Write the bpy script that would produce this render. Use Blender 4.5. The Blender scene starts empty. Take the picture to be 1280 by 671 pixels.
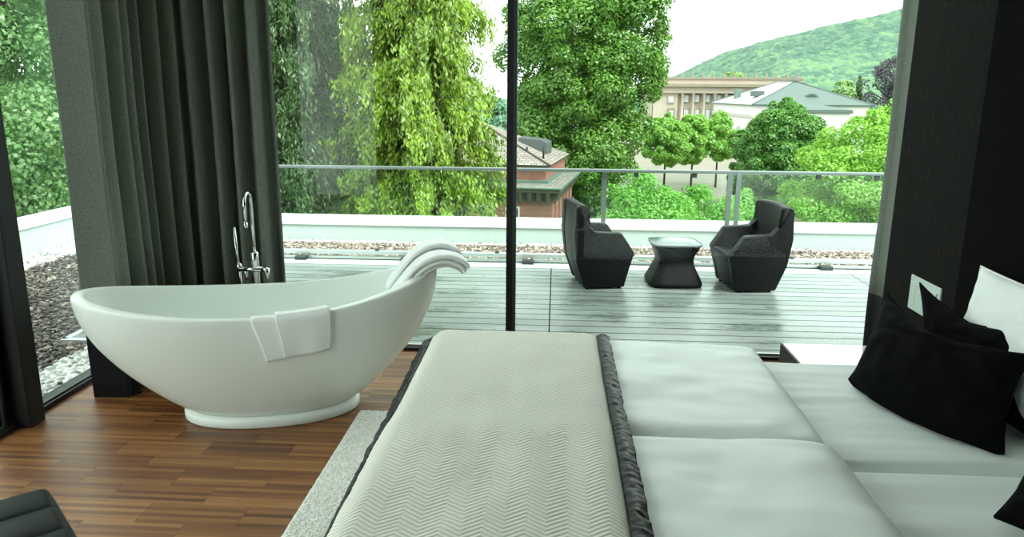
import bpy, bmesh, math, random
import numpy as np
from mathutils import Vector, Matrix, noise as mnoise
from math import sin, cos, pi, radians

scn = bpy.context.scene
COL = scn.collection
rng = np.random.default_rng(7)
random.seed(7)

# ------------------------------------------------------------------ camera
FPX, PIT, YAW, ROLL, CAMH = 940.0, radians(13.0), radians(3.26), radians(0.45), 1.7
f_ = Vector((-sin(YAW)*cos(PIT), cos(YAW)*cos(PIT), -sin(PIT)))
r0 = Vector((cos(YAW), sin(YAW), 0)); u0 = r0.cross(f_)
R_ = r0*cos(ROLL)+u0*sin(ROLL); U_ = -r0*sin(ROLL)+u0*cos(ROLL)
EYE = Vector((0, 0, CAMH))
cd = bpy.data.cameras.new('camera'); cam = bpy.data.objects.new('camera', cd); COL.objects.link(cam)
cd.sensor_width = 36; cd.lens = FPX/1280*36; cd.clip_end = 3000; cd.clip_start = .02
m = Matrix.Identity(4)
for i in range(3):
    m[i][0], m[i][1], m[i][2], m[i][3] = R_[i], U_[i], -f_[i], EYE[i]
cam.matrix_world = m
scn.camera = cam

def ray(x, y): return f_*FPX+R_*(x-640)-U_*(y-335.5)
def at(x, y, Y):
    d = ray(x, y); return EYE+d*(Y/d.y)

# ------------------------------------------------------------------ materials
def rgb(h):
    c = [int(h[i:i+2], 16)/255 for i in (0, 2, 4)]
    return tuple(v/12.92 if v <= .04045 else ((v+.055)/1.055)**2.4 for v in c)+(1,)

class NT:
    def __init__(s, name):
        s.m = bpy.data.materials.new(name); s.m.use_nodes = True
        s.t = s.m.node_tree; s.t.nodes.clear()
        s.out = s.n('ShaderNodeOutputMaterial')
    def n(s, typ, ins=None, **kw):
        nd = s.t.nodes.new(typ)
        for k, v in kw.items(): setattr(nd, k, v)
        for k, v in (ins or {}).items():
            if hasattr(v, 'is_output'): s.t.links.new(v, nd.inputs[k])
            else: nd.inputs[k].default_value = v
        return nd
    def math(s, op, a, b=0.0, c=None):
        i = {0: a, 1: b}
        if c is not None: i[2] = c
        return s.n('ShaderNodeMath', i, operation=op).outputs[0]
    def mix(s, f, a, b):
        return s.n('ShaderNodeMix', {0: f, 6: a, 7: b}, data_type='RGBA').outputs[2]
    def coord(s, which='Object'): return s.n('ShaderNodeTexCoord').outputs[which]
    def ramp(s, f, stops):
        r = s.n('ShaderNodeValToRGB', {0: f}); cr = r.color_ramp
        while len(cr.elements) < len(stops): cr.elements.new(.5)
        for e, (p, c) in zip(cr.elements, stops): e.position = p; e.color = c
        return r.outputs[0]
    def noise(s, vec, scale, detail=3, rough=.5):
        return s.n('ShaderNodeTexNoise', {'Vector': vec, 'Scale': scale, 'Detail': detail, 'Roughness': rough}).outputs[0]
    def bump(s, h, strength=.3, dist=.01):
        return s.n('ShaderNodeBump', {'Height': h, 'Strength': strength, 'Distance': dist}).outputs[0]
    def princ(s, color, rough=.5, normal=None, **kw):
        ins = {'Base Color': color, 'Roughness': rough}
        if normal is not None: ins['Normal'] = normal
        ins.update(kw)
        p = s.n('ShaderNodeBsdfPrincipled', ins)
        s.t.links.new(p.outputs[0], s.out.inputs[0]); return s.m
    def surf(s, sh): s.t.links.new(sh, s.out.inputs[0]); return s.m

def plain(name, hexc, rough=.5, metal=0, nscale=0, nstr=.1, ndist=.003, var=.0, **kw):
    t = NT(name); c = rgb(hexc); nor = None; col = c
    if nscale:
        nz = t.noise(t.coord(), nscale)
        nor = t.bump(nz, nstr, ndist)
        if var:
            lo = tuple(v*(1-var) for v in c[:3])+(1,); hi = tuple(min(1, v*(1+var)) for v in c[:3])+(1,)
            col = t.mix(nz, lo, hi)
    return t.princ(col, rough, nor, Metallic=metal, **kw)

M = {}
M['solid_white'] = plain('white_solid_surface', 'EAF0EA', .25, nscale=6, nstr=.01)
M['chrome'] = plain('chrome', 'D8DCDC', .07, 1, nscale=40, nstr=.01)
M['alu'] = plain('brushed_aluminium', 'C3CAC8', .38, .85, nscale=60, nstr=.03)
M['rail'] = plain('grey_rail_steel', '6F7A77', .4, .5, nscale=60, nstr=.03)
M['steel_dark'] = plain('black_steel', '050607', .5, .1, nscale=30, nstr=.03)
M['gasket'] = plain('grey_profile', '3A4143', .45, .5, nscale=30, nstr=.03)
M['ceiling'] = plain('white_plaster', 'F4F5F2', .9, nscale=30, nstr=.05)
M['wall_light'] = plain('pale_plaster', 'CDCFCB', .9, nscale=30, nstr=.05)
M['wall_brown'] = plain('brown_grey_wall', '6A655D', .9, nscale=30, nstr=.05)
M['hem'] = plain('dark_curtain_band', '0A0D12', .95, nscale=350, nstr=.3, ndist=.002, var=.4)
M['sheet'] = plain('white_sateen_sheet', 'E8F0ED', .6, nscale=500, nstr=.05, ndist=.0005)
M['duvet'] = plain('white_sateen_duvet', 'EDF4F1', .55, nscale=400, nstr=.05, ndist=.0005)
M['pillow'] = plain('white_cotton', 'EEF2F1', .7, nscale=400, nstr=.08, ndist=.0005)
M['satin'] = plain('black_satin', '060709', .5, nscale=200, nstr=.05)
M['black_velvet'] = plain('black_velvet', '030305', .95, nscale=300, nstr=.3, ndist=.001, **{'Specular IOR Level': .12})
M['leather'] = plain('black_leather', '05110E', .5, nscale=180, nstr=.15, ndist=.001, **{'Specular IOR Level': .2})
M['piping'] = plain('leather_piping', '2A3433', .4, nscale=100, nstr=.1)
M['bedbase'] = plain('dark_bed_fabric', '1B1B1C', .9, nscale=300, nstr=.2)
M['headboard'] = plain('black_headboard_fabric', '040303', .95, nscale=300, nstr=.2, **{'Specular IOR Level': .1})
M['switch'] = plain('white_switch_plastic', 'C2D2CB', .4, nscale=50, nstr=.01)
M['gloss_white'] = plain('gloss_white_lacquer', 'FCFDFC', .06, nscale=4, nstr=.002, **{'Specular IOR Level': 1.0, 'Coat Weight': 1.0, 'Coat Roughness': .03})
M['white_metal'] = plain('white_coated_metal', 'B4C6BE', .45, nscale=8, nstr=.04, var=.04)
M['coping'] = plain('white_coping_metal', 'D4DBD7', .4, nscale=8, nstr=.03)
M['trunk'] = plain('tree_bark', '3A3026', .95, nscale=8, nstr=.6, ndist=.05, var=.4)
M['render_white'] = plain('white_render', 'D3CFCB', .9, nscale=2, nstr=.05, var=.04)
M['render_trim'] = plain('pale_stone_trim', 'B4B0AA', .9, nscale=2, nstr=.05, var=.06)
M['far_window'] = plain('far_window_glass', 'B4C0BE', .15, nscale=1, nstr=.02)
M['far_dark'] = plain('dark_window_glass', '343B3D', .15, nscale=1, nstr=.02)
M['zinc'] = plain('grey_zinc', '57605E', .5, .3, nscale=3, nstr=.05, var=.1)
M['stone_dark'] = plain('weathered_stone', '4C4A3E', .9, nscale=4, nstr=.2, ndist=.05, var=.25)
M['stone_carved'] = plain('carved_stone', '5C584A', .9, nscale=4, nstr=.2, ndist=.05, var=.25)  # one grey-brown stone tone for the cornice and its brackets
M['sand_lt'] = plain('pale_sandstone', 'ABA392', .9, nscale=.5, nstr=.1, ndist=.1, var=.12)
M['sand_pk'] = plain('pink_sandstone', 'AB9C8E', .9, nscale=.5, nstr=.1, ndist=.1, var=.14)
M['sand_dk'] = plain('weathered_sandstone', '877E6F', .9, nscale=.5, nstr=.1, ndist=.1, var=.2)
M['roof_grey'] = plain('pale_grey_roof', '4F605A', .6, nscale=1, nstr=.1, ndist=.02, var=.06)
M['roof_lit'] = plain('lit_grey_roof', 'A3AEAA', .35, nscale=1, nstr=.05, ndist=.02, var=.05)  # paler copy of the roof grey; light on the left slope is painted in
M['copper'] = plain('weathered_copper', '5F7368', .6, nscale=4, nstr=.05, var=.1)

def glass_mat(name, tint, base=.022):
    t = NT(name)
    lw = t.n('ShaderNodeLayerWeight', {'Blend': .5}).outputs['Facing']
    fac = t.math('ADD', t.math('MULTIPLY', t.math('POWER', lw, 5.0), .85), base)
    tr = t.n('ShaderNodeBsdfTransparent', {'Color': tint}).outputs[0]
    gl = t.n('ShaderNodeBsdfGlossy', {'Color': (1, 1, 1, 1), 'Roughness': .0}).outputs[0]
    return t.surf(t.n('ShaderNodeMixShader', {0: fac, 1: tr, 2: gl}).outputs[0])
M['glass'] = glass_mat('window_glass', (.955, .985, .97, 1))
M['rail_glass'] = glass_mat('railing_glass', (.91, .97, .945, 1), .02)

def curtain_mat():
    t = NT('grey_felt_curtain'); co = t.coord()
    w1 = t.noise(t.n('ShaderNodeMapping', {'Vector': co, 'Scale': (1, 1, .25)}).outputs[0], 420, 2)
    w2 = t.noise(co, 200, 3)
    f = t.math('MULTIPLY', t.math('ADD', w1, w2), .5)
    col = t.ramp(f, [(.3, rgb('4C534A')), (.7, rgb('8C948A'))])
    return t.princ(col, .95, t.bump(f, .3, .002))
M['curtain'] = curtain_mat()

def panel_mat():
    t = NT('dark_textured_panel'); co = t.coord()
    n = t.noise(t.n('ShaderNodeMapping', {'Vector': co, 'Scale': (1, 22, 90)}).outputs[0], 1.0, 4)
    n2 = t.noise(t.n('ShaderNodeMapping', {'Vector': co, 'Scale': (1, 60, 9)}).outputs[0], 1.0, 3)
    f = t.math('MAXIMUM', n, n2)
    col = t.ramp(f, [(.5, rgb('080706')), (.64, rgb('0E0C0A')), (.8, rgb('3A3228'))])
    return t.princ(col, .8, t.bump(f, .4, .004), **{'Specular IOR Level': .15})
M['panel'] = panel_mat()

def floor_mat():
    t = NT('oak_strip_parquet'); co = t.coord()
    sx = t.n('ShaderNodeSeparateXYZ', {0: co})
    x, y = sx.outputs[0], sx.outputs[1]
    row = t.math('FLOOR', t.math('DIVIDE', y, .0245))
    blk = t.math('FLOOR', t.math('DIVIDE', y, .0245*6))
    odd = t.math('MULTIPLY', t.math('FRACT', t.math('MULTIPLY', blk, .5)), .42)
    xs = t.math('DIVIDE', t.math('ADD', x, odd), .42)
    cx = t.math('FLOOR', xs)
    cv = t.n('ShaderNodeCombineXYZ', {0: cx, 1: row, 2: 0.0}).outputs[0]
    wn = t.n('ShaderNodeTexWhiteNoise', {'Vector': cv}, noise_dimensions='3D').outputs['Value']
    cb = t.n('ShaderNodeCombineXYZ', {0: cx, 1: blk, 2: 5.0}).outputs[0]
    wb = t.n('ShaderNodeTexWhiteNoise', {'Vector': cb}, noise_dimensions='3D').outputs['Value']
    gm = t.n('ShaderNodeMapping', {'Vector': co, 'Scale': (4, 130, 1)}).outputs[0]
    g = t.noise(gm, 1.0, 5, .6)
    f = t.math('ADD', t.math('MULTIPLY', wn, .36), t.math('ADD', t.math('MULTIPLY', g, .48), t.math('MULTIPLY', wb, .16)))
    col = t.ramp(f, [(.18, rgb('442611')), (.45, rgb('704525')), (.68, rgb('8F6237')), (.95, rgb('AE834F'))])
    fx = t.math('FRACT', xs); fy = t.math('FRACT', t.math('DIVIDE', y, .0245))
    ed = t.math('LESS_THAN', fx, .008)
    ey = t.math('LESS_THAN', fy, .06)
    e = t.math('MAXIMUM', ed, t.math('MULTIPLY', ey, .45))
    col = t.mix(t.math('MULTIPLY', e, .6), col, rgb('3A2212'))
    return t.princ(col, t.math('ADD', t.math('MULTIPLY', g, .18), .3), t.bump(t.math('SUBTRACT', g, e), .12, .001))
M['floor'] = floor_mat()

def deck_mat():
    t = NT('wet_grey_decking'); co = t.coord()
    sx = t.n('ShaderNodeSeparateXYZ', {0: co}); x, y = sx.outputs[0], sx.outputs[1]
    P = .148
    yb = t.math('DIVIDE', y, P); fy = t.math('FRACT', yb); row = t.math('FLOOR', yb)
    gap = t.math('LESS_THAN', fy, .085)
    xj = t.math('FRACT', t.math('DIVIDE', t.math('ADD', x, .03+2.96*4), 2.96))
    gj = t.math('LESS_THAN', xj, .0035)
    g = t.math('MAXIMUM', gap, gj)
    wn = t.n('ShaderNodeTexWhiteNoise', {'Vector': t.n('ShaderNodeCombineXYZ', {0: t.math('FLOOR', t.math('DIVIDE', t.math('ADD', x, .03+2.96*4), 2.96)), 1: row, 2: 0.}).outputs[0]}, noise_dimensions='3D').outputs['Value']
    grain = t.noise(t.n('ShaderNodeMapping', {'Vector': co, 'Scale': (1.5, 60, 1)}).outputs[0], 1.0, 4, .6)
    wet = t.noise(t.n('ShaderNodeMapping', {'Vector': co, 'Scale': (1.2, 3.5, 1)}).outputs[0], 1.0, 5, .65)
    v = t.math('ADD', t.math('MULTIPLY', wn, .35), t.math('MULTIPLY', grain, .65))
    col = t.ramp(v, [(.2, rgb('5E6864')), (.8, rgb('87918C'))])
    wcol = t.mix(t.ramp(wet, [(.5, (0, 0, 0, 1)), (.62, (1, 1, 1, 1))]), col, rgb('626C69'))
    col = t.mix(t.math('MULTIPLY', g, .9), wcol, rgb('15191A'))
    rough = t.ramp(wet, [(.42, (.46,)*3+(1,)), (.66, (.16,)*3+(1,))])
    rip = t.noise(t.n('ShaderNodeMapping', {'Vector': co, 'Scale': (6, 14, 1)}).outputs[0], 1.0, 2)
    h = t.math('SUBTRACT', t.math('ADD', t.math('MULTIPLY', grain, .25), t.math('MULTIPLY', rip, .5)), t.math('MULTIPLY', g, 3.0))
    return t.princ(col, rough, t.bump(h, .25, .002), **{'Specular IOR Level': t.math('MULTIPLY', t.math('SUBTRACT', 1.0, g), .6)})
M['deck'] = deck_mat()

def gravel_mat(name, stops, scale):
    t = NT(name); co = t.coord()
    v = t.n('ShaderNodeTexVoronoi', {'Vector': co, 'Scale': scale}); 
    sep = t.n('ShaderNodeSeparateColor', {0: v.outputs['Color']}).outputs[0]
    col = t.ramp(sep, stops)
    return t.princ(col, .8, t.bump(t.math('SUBTRACT', 1.0, v.outputs['Distance']), .9, .02))
M['gravel'] = gravel_mat('brown_grey_roof_gravel', [(0, rgb('1C1A18')), (.4, rgb('3A3530')), (.75, rgb('5C544B')), (1, rgb('8C857A'))], 42)
M['pebble_bed'] = gravel_mat('white_pebble_bed', [(0, rgb('8A8E8A')), (.5, rgb('B0B3AE')), (1, rgb('D0D2CE'))], 28)
def stone_mat(name, stops):
    t = NT(name)
    a = t.n('ShaderNodeAttribute', attribute_name='tint').outputs['Fac']
    return t.princ(t.ramp(a, stops), .75, t.bump(t.noise(t.coord(), 60), .2, .004))
M['pebble'] = stone_mat('white_pebble', [(0, rgb('7E827E')), (.4, rgb('AFB2AD')), (1, rgb('D6D8D3'))])
M['gravel_pale'] = stone_mat('pale_gravel_stone', [(0, rgb('3A342E')), (.45, rgb('7A6E62')), (.8, rgb('9A8E80')), (1, rgb('C9C0B4'))])
M['gravel_stone'] = stone_mat('gravel_stone', [(0, rgb('1A1816')), (.45, rgb('3F3A34')), (.8, rgb('645C52')), (1, rgb('9A9388'))])

def leaf_mat(name, dark, light, trans=.35, k=.62):
    t = NT(name)
    dark = tuple(v*k for v in rgb(dark)[:3])+(1,); light = tuple(v*k for v in rgb(light)[:3])+(1,)
    a = t.n('ShaderNodeAttribute', attribute_name='tint').outputs['Fac']
    col = t.ramp(a, [(0, dark), (1, light)])
    d = t.n('ShaderNodeBsdfDiffuse', {'Color': col}).outputs[0]
    tr = t.n('ShaderNodeBsdfTranslucent', {'Color': col}).outputs[0]
    gl = t.n('ShaderNodeBsdfGlossy', {'Color': (1, 1, 1, 1), 'Roughness': .35}).outputs[0]
    m1 = t.n('ShaderNodeMixShader', {0: trans, 1: d, 2: tr}).outputs[0]
    return t.surf(t.n('ShaderNodeMixShader', {0: .04, 1: m1, 2: gl}).outputs[0])

def brick_mat():
    t = NT('red_brick'); co = t.coord()
    sx = t.n('ShaderNodeSeparateXYZ', {0: co})
    v = t.n('ShaderNodeCombineXYZ', {0: t.math('ADD', sx.outputs[0], sx.outputs[1]), 1: sx.outputs[2], 2: 0.}).outputs[0]
    b = t.n('ShaderNodeTexBrick', {'Vector': v, 'Color1': rgb('8E5044'), 'Color2': rgb('A66A5B'), 'Mortar': rgb('8A7A70'), 'Scale': 1.0, 'Mortar Size': .012, 'Brick Width': .3, 'Row Height': .1})
    n = t.noise(co, 5, 4)
    col = t.mix(t.math('MULTIPLY', n, .35), b.outputs[0], rgb('7A463B'))
    return t.princ(col, .9, t.bump(b.outputs['Fac'], .3, .01))
M['brick'] = brick_mat()

def tile_mat():
    t = NT('grey_roof_tiles'); co = t.coord('UV')
    b = t.n('ShaderNodeTexBrick', {'Vector': co, 'Color1': rgb('7D756C'), 'Color2': rgb('9F978C'), 'Mortar': rgb('3E3A35'), 'Scale': 1.0, 'Mortar Size': .022, 'Brick Width': .42, 'Row Height': .26})
    n = t.noise(co, 1.5, 4)
    col = t.mix(t.math('MULTIPLY', n, .3), b.outputs[0], rgb('5A5E57'))
    return t.princ(col, .7, t.bump(b.outputs['Fac'], .5, .03))
M['tile'] = tile_mat()

def towel_mat():
    t = NT('white_terry'); co = t.coord()
    n = t.noise(co, 420, 2)
    return t.princ(rgb('F8FBFA'), .95, t.bump(n, .8, .004))
M['terry'] = towel_mat()

def rug_mat():
    t = NT('pale_grey_shag'); co = t.coord()
    v = t.n('ShaderNodeTexVoronoi', {'Vector': co, 'Scale': 110}).outputs['Distance']
    n = t.noise(co, 160, 3)
    f = t.math('MULTIPLY', t.math('ADD', v, n), .6)
    col = t.ramp(f, [(.25, rgb('7F837D')), (.45, rgb('D0D2CB')), (.75, rgb('F0EFE6'))])
    return t.princ(col, .95, t.bump(f, .9, .01))
M['rug'] = rug_mat()

def chevron_mat():
    t = NT('chevron_quilted_beige'); co = t.coord()
    sx = t.n('ShaderNodeSeparateXYZ', {0: co}); x, y = sx.outputs[0], sx.outputs[1]
    tri = t.math('PINGPONG', x, .052)
    ph = t.math('DIVIDE', t.math('ADD', y, t.math('MULTIPLY', tri, .72)), .0185)
    w = t.math('ABSOLUTE', t.math('SUBTRACT', t.math('FRACT', ph), .5))
    w = t.math('POWER', t.math('MULTIPLY', w, 2.0), .0+1.6)
    groove = t.math('SUBTRACT', 1.0, w)
    fine = t.noise(co, 500, 2)
    col = t.mix(t.math('MULTIPLY', w, .75), rgb('EAE8DE'), rgb('A8AA9F'))
    col = t.mix(t.math('MULTIPLY', fine, .15), col, rgb('F0EEE4'))
    return t.princ(col, .75, t.bump(groove, .55, .004))
M['chevron'] = chevron_mat()

def weave_mat():
    t = NT('wet_black_wicker'); co = t.coord()
    sx = t.n('ShaderNodeSeparateXYZ', {0: co})
    a = t.math('MULTIPLY', t.math('ADD', sx.outputs[0], sx.outputs[1]), 2*pi/.026)
    b = t.math('MULTIPLY', sx.outputs[2], 2*pi/.022)
    h = t.math('MULTIPLY', t.math('SINE', a), t.math('SINE', b))
    col = t.ramp(t.math('ADD', t.math('MULTIPLY', h, .5), .5), [(.2, rgb('020303')), (.85, rgb('0A0E10'))])
    return t.princ(col, .42, t.bump(h, .5, .004), **{'Specular IOR Level': .18})
M['weave'] = weave_mat()
M['wet_plastic'] = plain('wet_dark_table_top', '3B4749', .12, nscale=5, nstr=.02)

def hill_mat():
    t = NT('distant_forest'); co = t.coord()
    n = t.noise(co, .035, 4); v = t.n('ShaderNodeTexVoronoi', {'Vector': co, 'Scale': .3})
    vc = t.n('ShaderNodeSeparateColor', {0: v.outputs['Color']}).outputs[0]
    f = t.math('ADD', t.math('MULTIPLY', n, .6), t.math('MULTIPLY', vc, .4))
    col = t.ramp(f, [(.3, rgb('3B5A4B')), (.5, rgb('4B6957')), (.7, rgb('5F7D5A'))])  # distance haze is mixed into these forest greens
    return t.princ(col, 1.0, t.bump(t.math('SUBTRACT', 1.0, v.outputs['Distance']), .6, 1.5))
M['hill'] = hill_mat()
M['lawn'] = plain('green_lawn', '3F6A2C', .95, nscale=3, nstr=.4, ndist=.05, var=.3)
M['park'] = plain('park_gravel', '757163', .95, nscale=.15, nstr=.1, var=.2)

# ------------------------------------------------------------------ object helpers
def link_mesh(name, me, mat=None, parent=None, smooth=False):
    o = bpy.data.objects.new(name, me); COL.objects.link(o)
    if mat is not None: me.materials.append(mat)
    if parent is not None: o.parent = parent
    if smooth: me.polygons.foreach_set('use_smooth', [True]*len(me.polygons))
    return o
def obj(name, bm, mat, parent=None, smooth=False):
    bmesh.ops.recalc_face_normals(bm, faces=bm.faces[:])
    me = bpy.data.meshes.new(name); bm.to_mesh(me); bm.free()
    return link_mesh(name, me, mat, parent, smooth)
def pyobj(name, v, f, mat, parent=None, smooth=True):
    me = bpy.data.meshes.new(name); me.from_pydata([tuple(p) for p in v], [], f); me.update()
    return link_mesh(name, me, mat, parent, smooth)
def tag(o, label, cat, group=None, kind=None):
    o['label'] = label; o['category'] = cat
    if group: o['group'] = group
    if kind: o['kind'] = kind
    return o
def thing(name, label, cat, loc=(0, 0, 0), rz=0, group=None):
    o = bpy.data.objects.new(name, None); COL.objects.link(o); o.empty_display_size = .1
    o.location = loc; o.rotation_euler = (0, 0, rz)
    return tag(o, label, cat, group)
def struct(o): o['kind'] = 'structure'; return o
def empty(name, loc=(0, 0, 0)):
    o = bpy.data.objects.new(name, None); COL.objects.link(o); o.location = loc; return o
def copy_tree(o, parent=None):
    c = o.copy(); COL.objects.link(c)
    if parent is not None: c.parent = parent
    for ch in list(o.children): copy_tree(ch, c)
    return c

def box(bm, x0, x1, y0, y1, z0, z1, bev=0, seg=2, mtx=None):
    r = bmesh.ops.create_cube(bm, size=1)
    vs = r['verts']
    for v in vs:
        v.co = Vector((x0+(v.co.x+.5)*(x1-x0), y0+(v.co.y+.5)*(y1-y0), z0+(v.co.z+.5)*(z1-z0)))
    if mtx is not None:
        for v in vs: v.co = mtx @ v.co
    if bev:
        es = list({e for v in vs for e in v.link_edges})
        bmesh.ops.bevel(bm, geom=es, offset=bev, segments=seg, affect='EDGES', profile=.5)
    return bm
def B(*a, **k): return box(bmesh.new(), *a, **k)

def prism(bm, poly, fn0, fn1, bev=0):
    """poly: list of (a,b); fn0/fn1 map to 3D for the two caps"""
    n = len(poly)
    v0 = [bm.verts.new(fn0(*p)) for p in poly]; v1 = [bm.verts.new(fn1(*p)) for p in poly]
    fs = [bm.faces.new(v0), bm.faces.new(v1[::-1])]
    for i in range(n): fs.append(bm.faces.new((v0[i], v1[i], v1[(i+1) % n], v0[(i+1) % n])))
    if bev:
        bmesh.ops.recalc_face_normals(bm, faces=fs)
        es = list({e for f in fs for e in f.edges})
        bmesh.ops.bevel(bm, geom=es, offset=bev, segments=3, affect='EDGES', profile=.5)
    return bm

def tube_vf(pts, rad, seg=12, cap=True):
    pts = [Vector(p) for p in pts]; n = len(pts)
    rads = rad if isinstance(rad, (list, tuple)) else [rad]*n
    V, F = [], []
    up = None
    for i in range(n):
        d = (pts[min(i+1, n-1)]-pts[max(i-1, 0)]).normalized()
        if up is None:
            a = Vector((0, 0, 1)) if abs(d.z) < .9 else Vector((1, 0, 0))
            up = (a-d*a.dot(d)).normalized()
        else:
            up = (up-d*up.dot(d)).normalized()
        s = d.cross(up)
        for k in range(seg):
            t = 2*pi*k/seg
            V.append(pts[i]+(up*cos(t)+s*sin(t))*rads[i])
    for i in range(n-1):
        for k in range(seg):
            F.append((i*seg+k, i*seg+(k+1) % seg, (i+1)*seg+(k+1) % seg, (i+1)*seg+k))
    if cap:
        F.append(tuple(range(seg))[::-1]); F.append(tuple((n-1)*seg+k for k in range(seg)))
    return V, F
def tube(name, pts, rad, mat, parent=None, seg=12):
    V, F = tube_vf(pts, rad, seg); return pyobj(name, V, F, mat, parent, True)
def lathe(name, prof, mat, parent=None, seg=32, loc=(0, 0, 0), smooth=True):
    V, F = [], []
    for r, z in prof:
        for k in range(seg):
            t = 2*pi*k/seg; V.append((loc[0]+r*cos(t), loc[1]+r*sin(t), loc[2]+z))
    for i in range(len(prof)-1):
        for k in range(seg):
            F.append((i*seg+k, i*seg+(k+1) % seg, (i+1)*seg+(k+1) % seg, (i+1)*seg+k))
    F.append(tuple(range(seg))[::-1]); F.append(tuple((len(prof)-1)*seg+k for k in range(seg)))
    return pyobj(name, V, F, mat, parent, smooth)
def nz(x, y, z=0): return mnoise.noise(Vector((x, y, z)))

# ------------------------------------------------------------------ room shell
XL, XR, YF, YB, CH = -2.76, 2.62, 4.86, -2.2, 3.35
struct(obj('floor', B(XL-.05, XR, YB, YF-.04, -.12, 0), M['floor']))
struct(obj('ceiling', B(XL-.12, XR+.1, YB-.1, YF+.06, CH, CH+.2), M['ceiling']))
struct(obj('wall_back', B(XL-.1, XR+.1, YB-.15, YB, -.12, CH), M['wall_brown']))
struct(obj('wall_right', B(2.0, 2.16, YB, 4.54, 0, CH), M['panel']))
struct(obj('wall_outer', B(XR, XR+.12, YB, YF+.06, -.12, CH), M['wall_light']))

# front glazing
w1 = struct(empty('window_1', (0, YF, 0)))
def wpart(name, x0, x1, y0, y1, z0, z1, mat, par, bev=.004):
    p = par.location
    return obj(name, B(x0-p.x, x1-p.x, y0-p.y, y1-p.y, z0-p.z, z1-p.z, bev=bev), mat, par)
wpart('sill_profile', XL-.02, XR, YF-.05, YF+.03, -.12, .022, M['steel_dark'], w1)
wpart('sill_track', XL-.02, XR, YF-.012, YF+.008, .022, .034, M['alu'], w1, .002)
wpart('head_profile', XL-.02, XR, YF-.05, YF+.03, CH-.07, CH, M['steel_dark'], w1)
wpart('mullion', -.315, -.252, YF-.035, YF+.03, .02, CH-.06, M['steel_dark'], w1)
wpart('mullion_cap', -.272, -.252, YF-.043, YF-.034, .02, CH-.06, M['gasket'], w1, .002)
wpart('corner_post', XL-.06, XL+.02, YF-.05, YF+.03, 0, CH, M['steel_dark'], w1)
wpart('window_pane', XL+.02, -.315, YF-.006, YF+.006, .03, CH-.06, M['glass'], w1, 0)
wpart('window_pane', -.252, XR, YF-.006, YF+.006, .03, CH-.06, M['glass'], w1, 0)
# left glazing
w2 = struct(empty('window_2', (XL, 3.5, 0)))
wpart('sill_profile', XL-.10, XL+.012, YB, YF-.06, -.12, .03, M['steel_dark'], w2)
wpart('sill_track', XL-.03, XL-.006, YB, YF-.06, .03, .04, M['gasket'], w2, .002)
wpart('head_profile', XL-.10, XL+.012, YB, YF-.06, CH-.07, CH, M['steel_dark'], w2)
wpart('frame_post', XL-.09, XL+.075, 3.455, 3.575, .0, CH-.06, M['steel_dark'], w2, .006)
wpart('sash_stile', XL-.075, XL-.03, 3.37, 3.455, .03, CH-.06, M['steel_dark'], w2, .004)
wpart('sash_bead', XL-.03, XL-.01, 3.39, 3.41, .03, CH-.06, M['gasket'], w2, .003)
wpart('window_pane', XL-.056, XL-.044, 3.575, YF-.06, .035, CH-.06, M['glass'], w2, 0)
wpart('window_pane', XL-.056, XL-.044, YB, 3.37, .035, CH-.06, M['glass'], w2, 0)

# wall switch
sw = thing('wall_switch', 'white double rocker light switch on the dark textured wall', 'light switch', (2.0, 4.03, .65))
obj('switch_plate', B(-.012, 0, -.165, .165, -.095, .095, bev=.004), M['switch'], sw)
for (a, b) in ((-.14, -.035), (-.027, .078)):
    obj('rocker', B(-.02, -.011, a, b, -.068, .062, bev=.004), M['switch'], sw)
obj('blank_insert', B(-.017, -.011, .086, .142, -.068, .062, bev=.003), M['switch'], sw)

# ------------------------------------------------------------------ curtains
def curtain(name, label, path, folds, amp, zsplit, ztop=CH-.03, n=260, group='floor length curtains', flat=0.0, seedv=0):
    P = [Vector((p[0], p[1], 0)) for p in path]
    L = [0]
    for a, b in zip(P, P[1:]): L.append(L[-1]+(b-a).length)
    def pos(s):
        s *= L[-1]
        for i in range(len(P)-1):
            if s <= L[i+1] or i == len(P)-2:
                t = (s-L[i])/(L[i+1]-L[i]); return P[i].lerp(P[i+1], t)
    def nrm(s):
        d = (pos(min(1, s+.03))-pos(max(0, s-.03))).normalized(); return Vector((d.y, -d.x, 0))
    root = thing(name, label, 'curtain', (P[0].x, P[0].y, 0), 0, group)
    o = root.location
    def sheet(nm, z0, z1, mat, rows):
        V, F = [], []
        for j in range(rows+1):
            z = z0+(z1-z0)*j/rows
            sc = 1-.12*(z/ztop)
            for i in range(n+1):
                s = i/n
                e = min(1, max(0, (s-flat)/.06))*min(1, (1-s)/.03+.25)
                ph = folds*2*pi*((s-flat)/(1-flat))+.5*nz(s*6, seedv, 0)*3+.25*nz(s*5, z*.8, 3+seedv)
                w = sin(ph)
                w = math.copysign(abs(w)**.75, w)
                a = amp*(1+.45*nz(s*4, 7+seedv, z*.3))*e*sc
                p = pos(s)+nrm(s)*(w*a+.012*nz(s*3, z*1.1, 11))
                V.append(Vector((p.x, p.y, z))-o)
        W = n+1
        for j in range(rows):
            for i in range(n): F.append((j*W+i, j*W+i+1, (j+1)*W+i+1, (j+1)*W+i))
        ob = pyobj(nm, V, F, mat, root, True)
        sm = ob.modifiers.new('thick', 'SOLIDIFY'); sm.thickness = .008; sm.offset = 0
        return ob
    sheet('drape', zsplit, ztop, M['curtain'], 14)
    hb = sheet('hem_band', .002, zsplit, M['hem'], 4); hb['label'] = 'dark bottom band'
    tr = [Vector((p.x, p.y, CH-.02))-o for p in P]
    tube('curtain_rail', tr, .012, M['alu'], root, 8)
    return root
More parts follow.
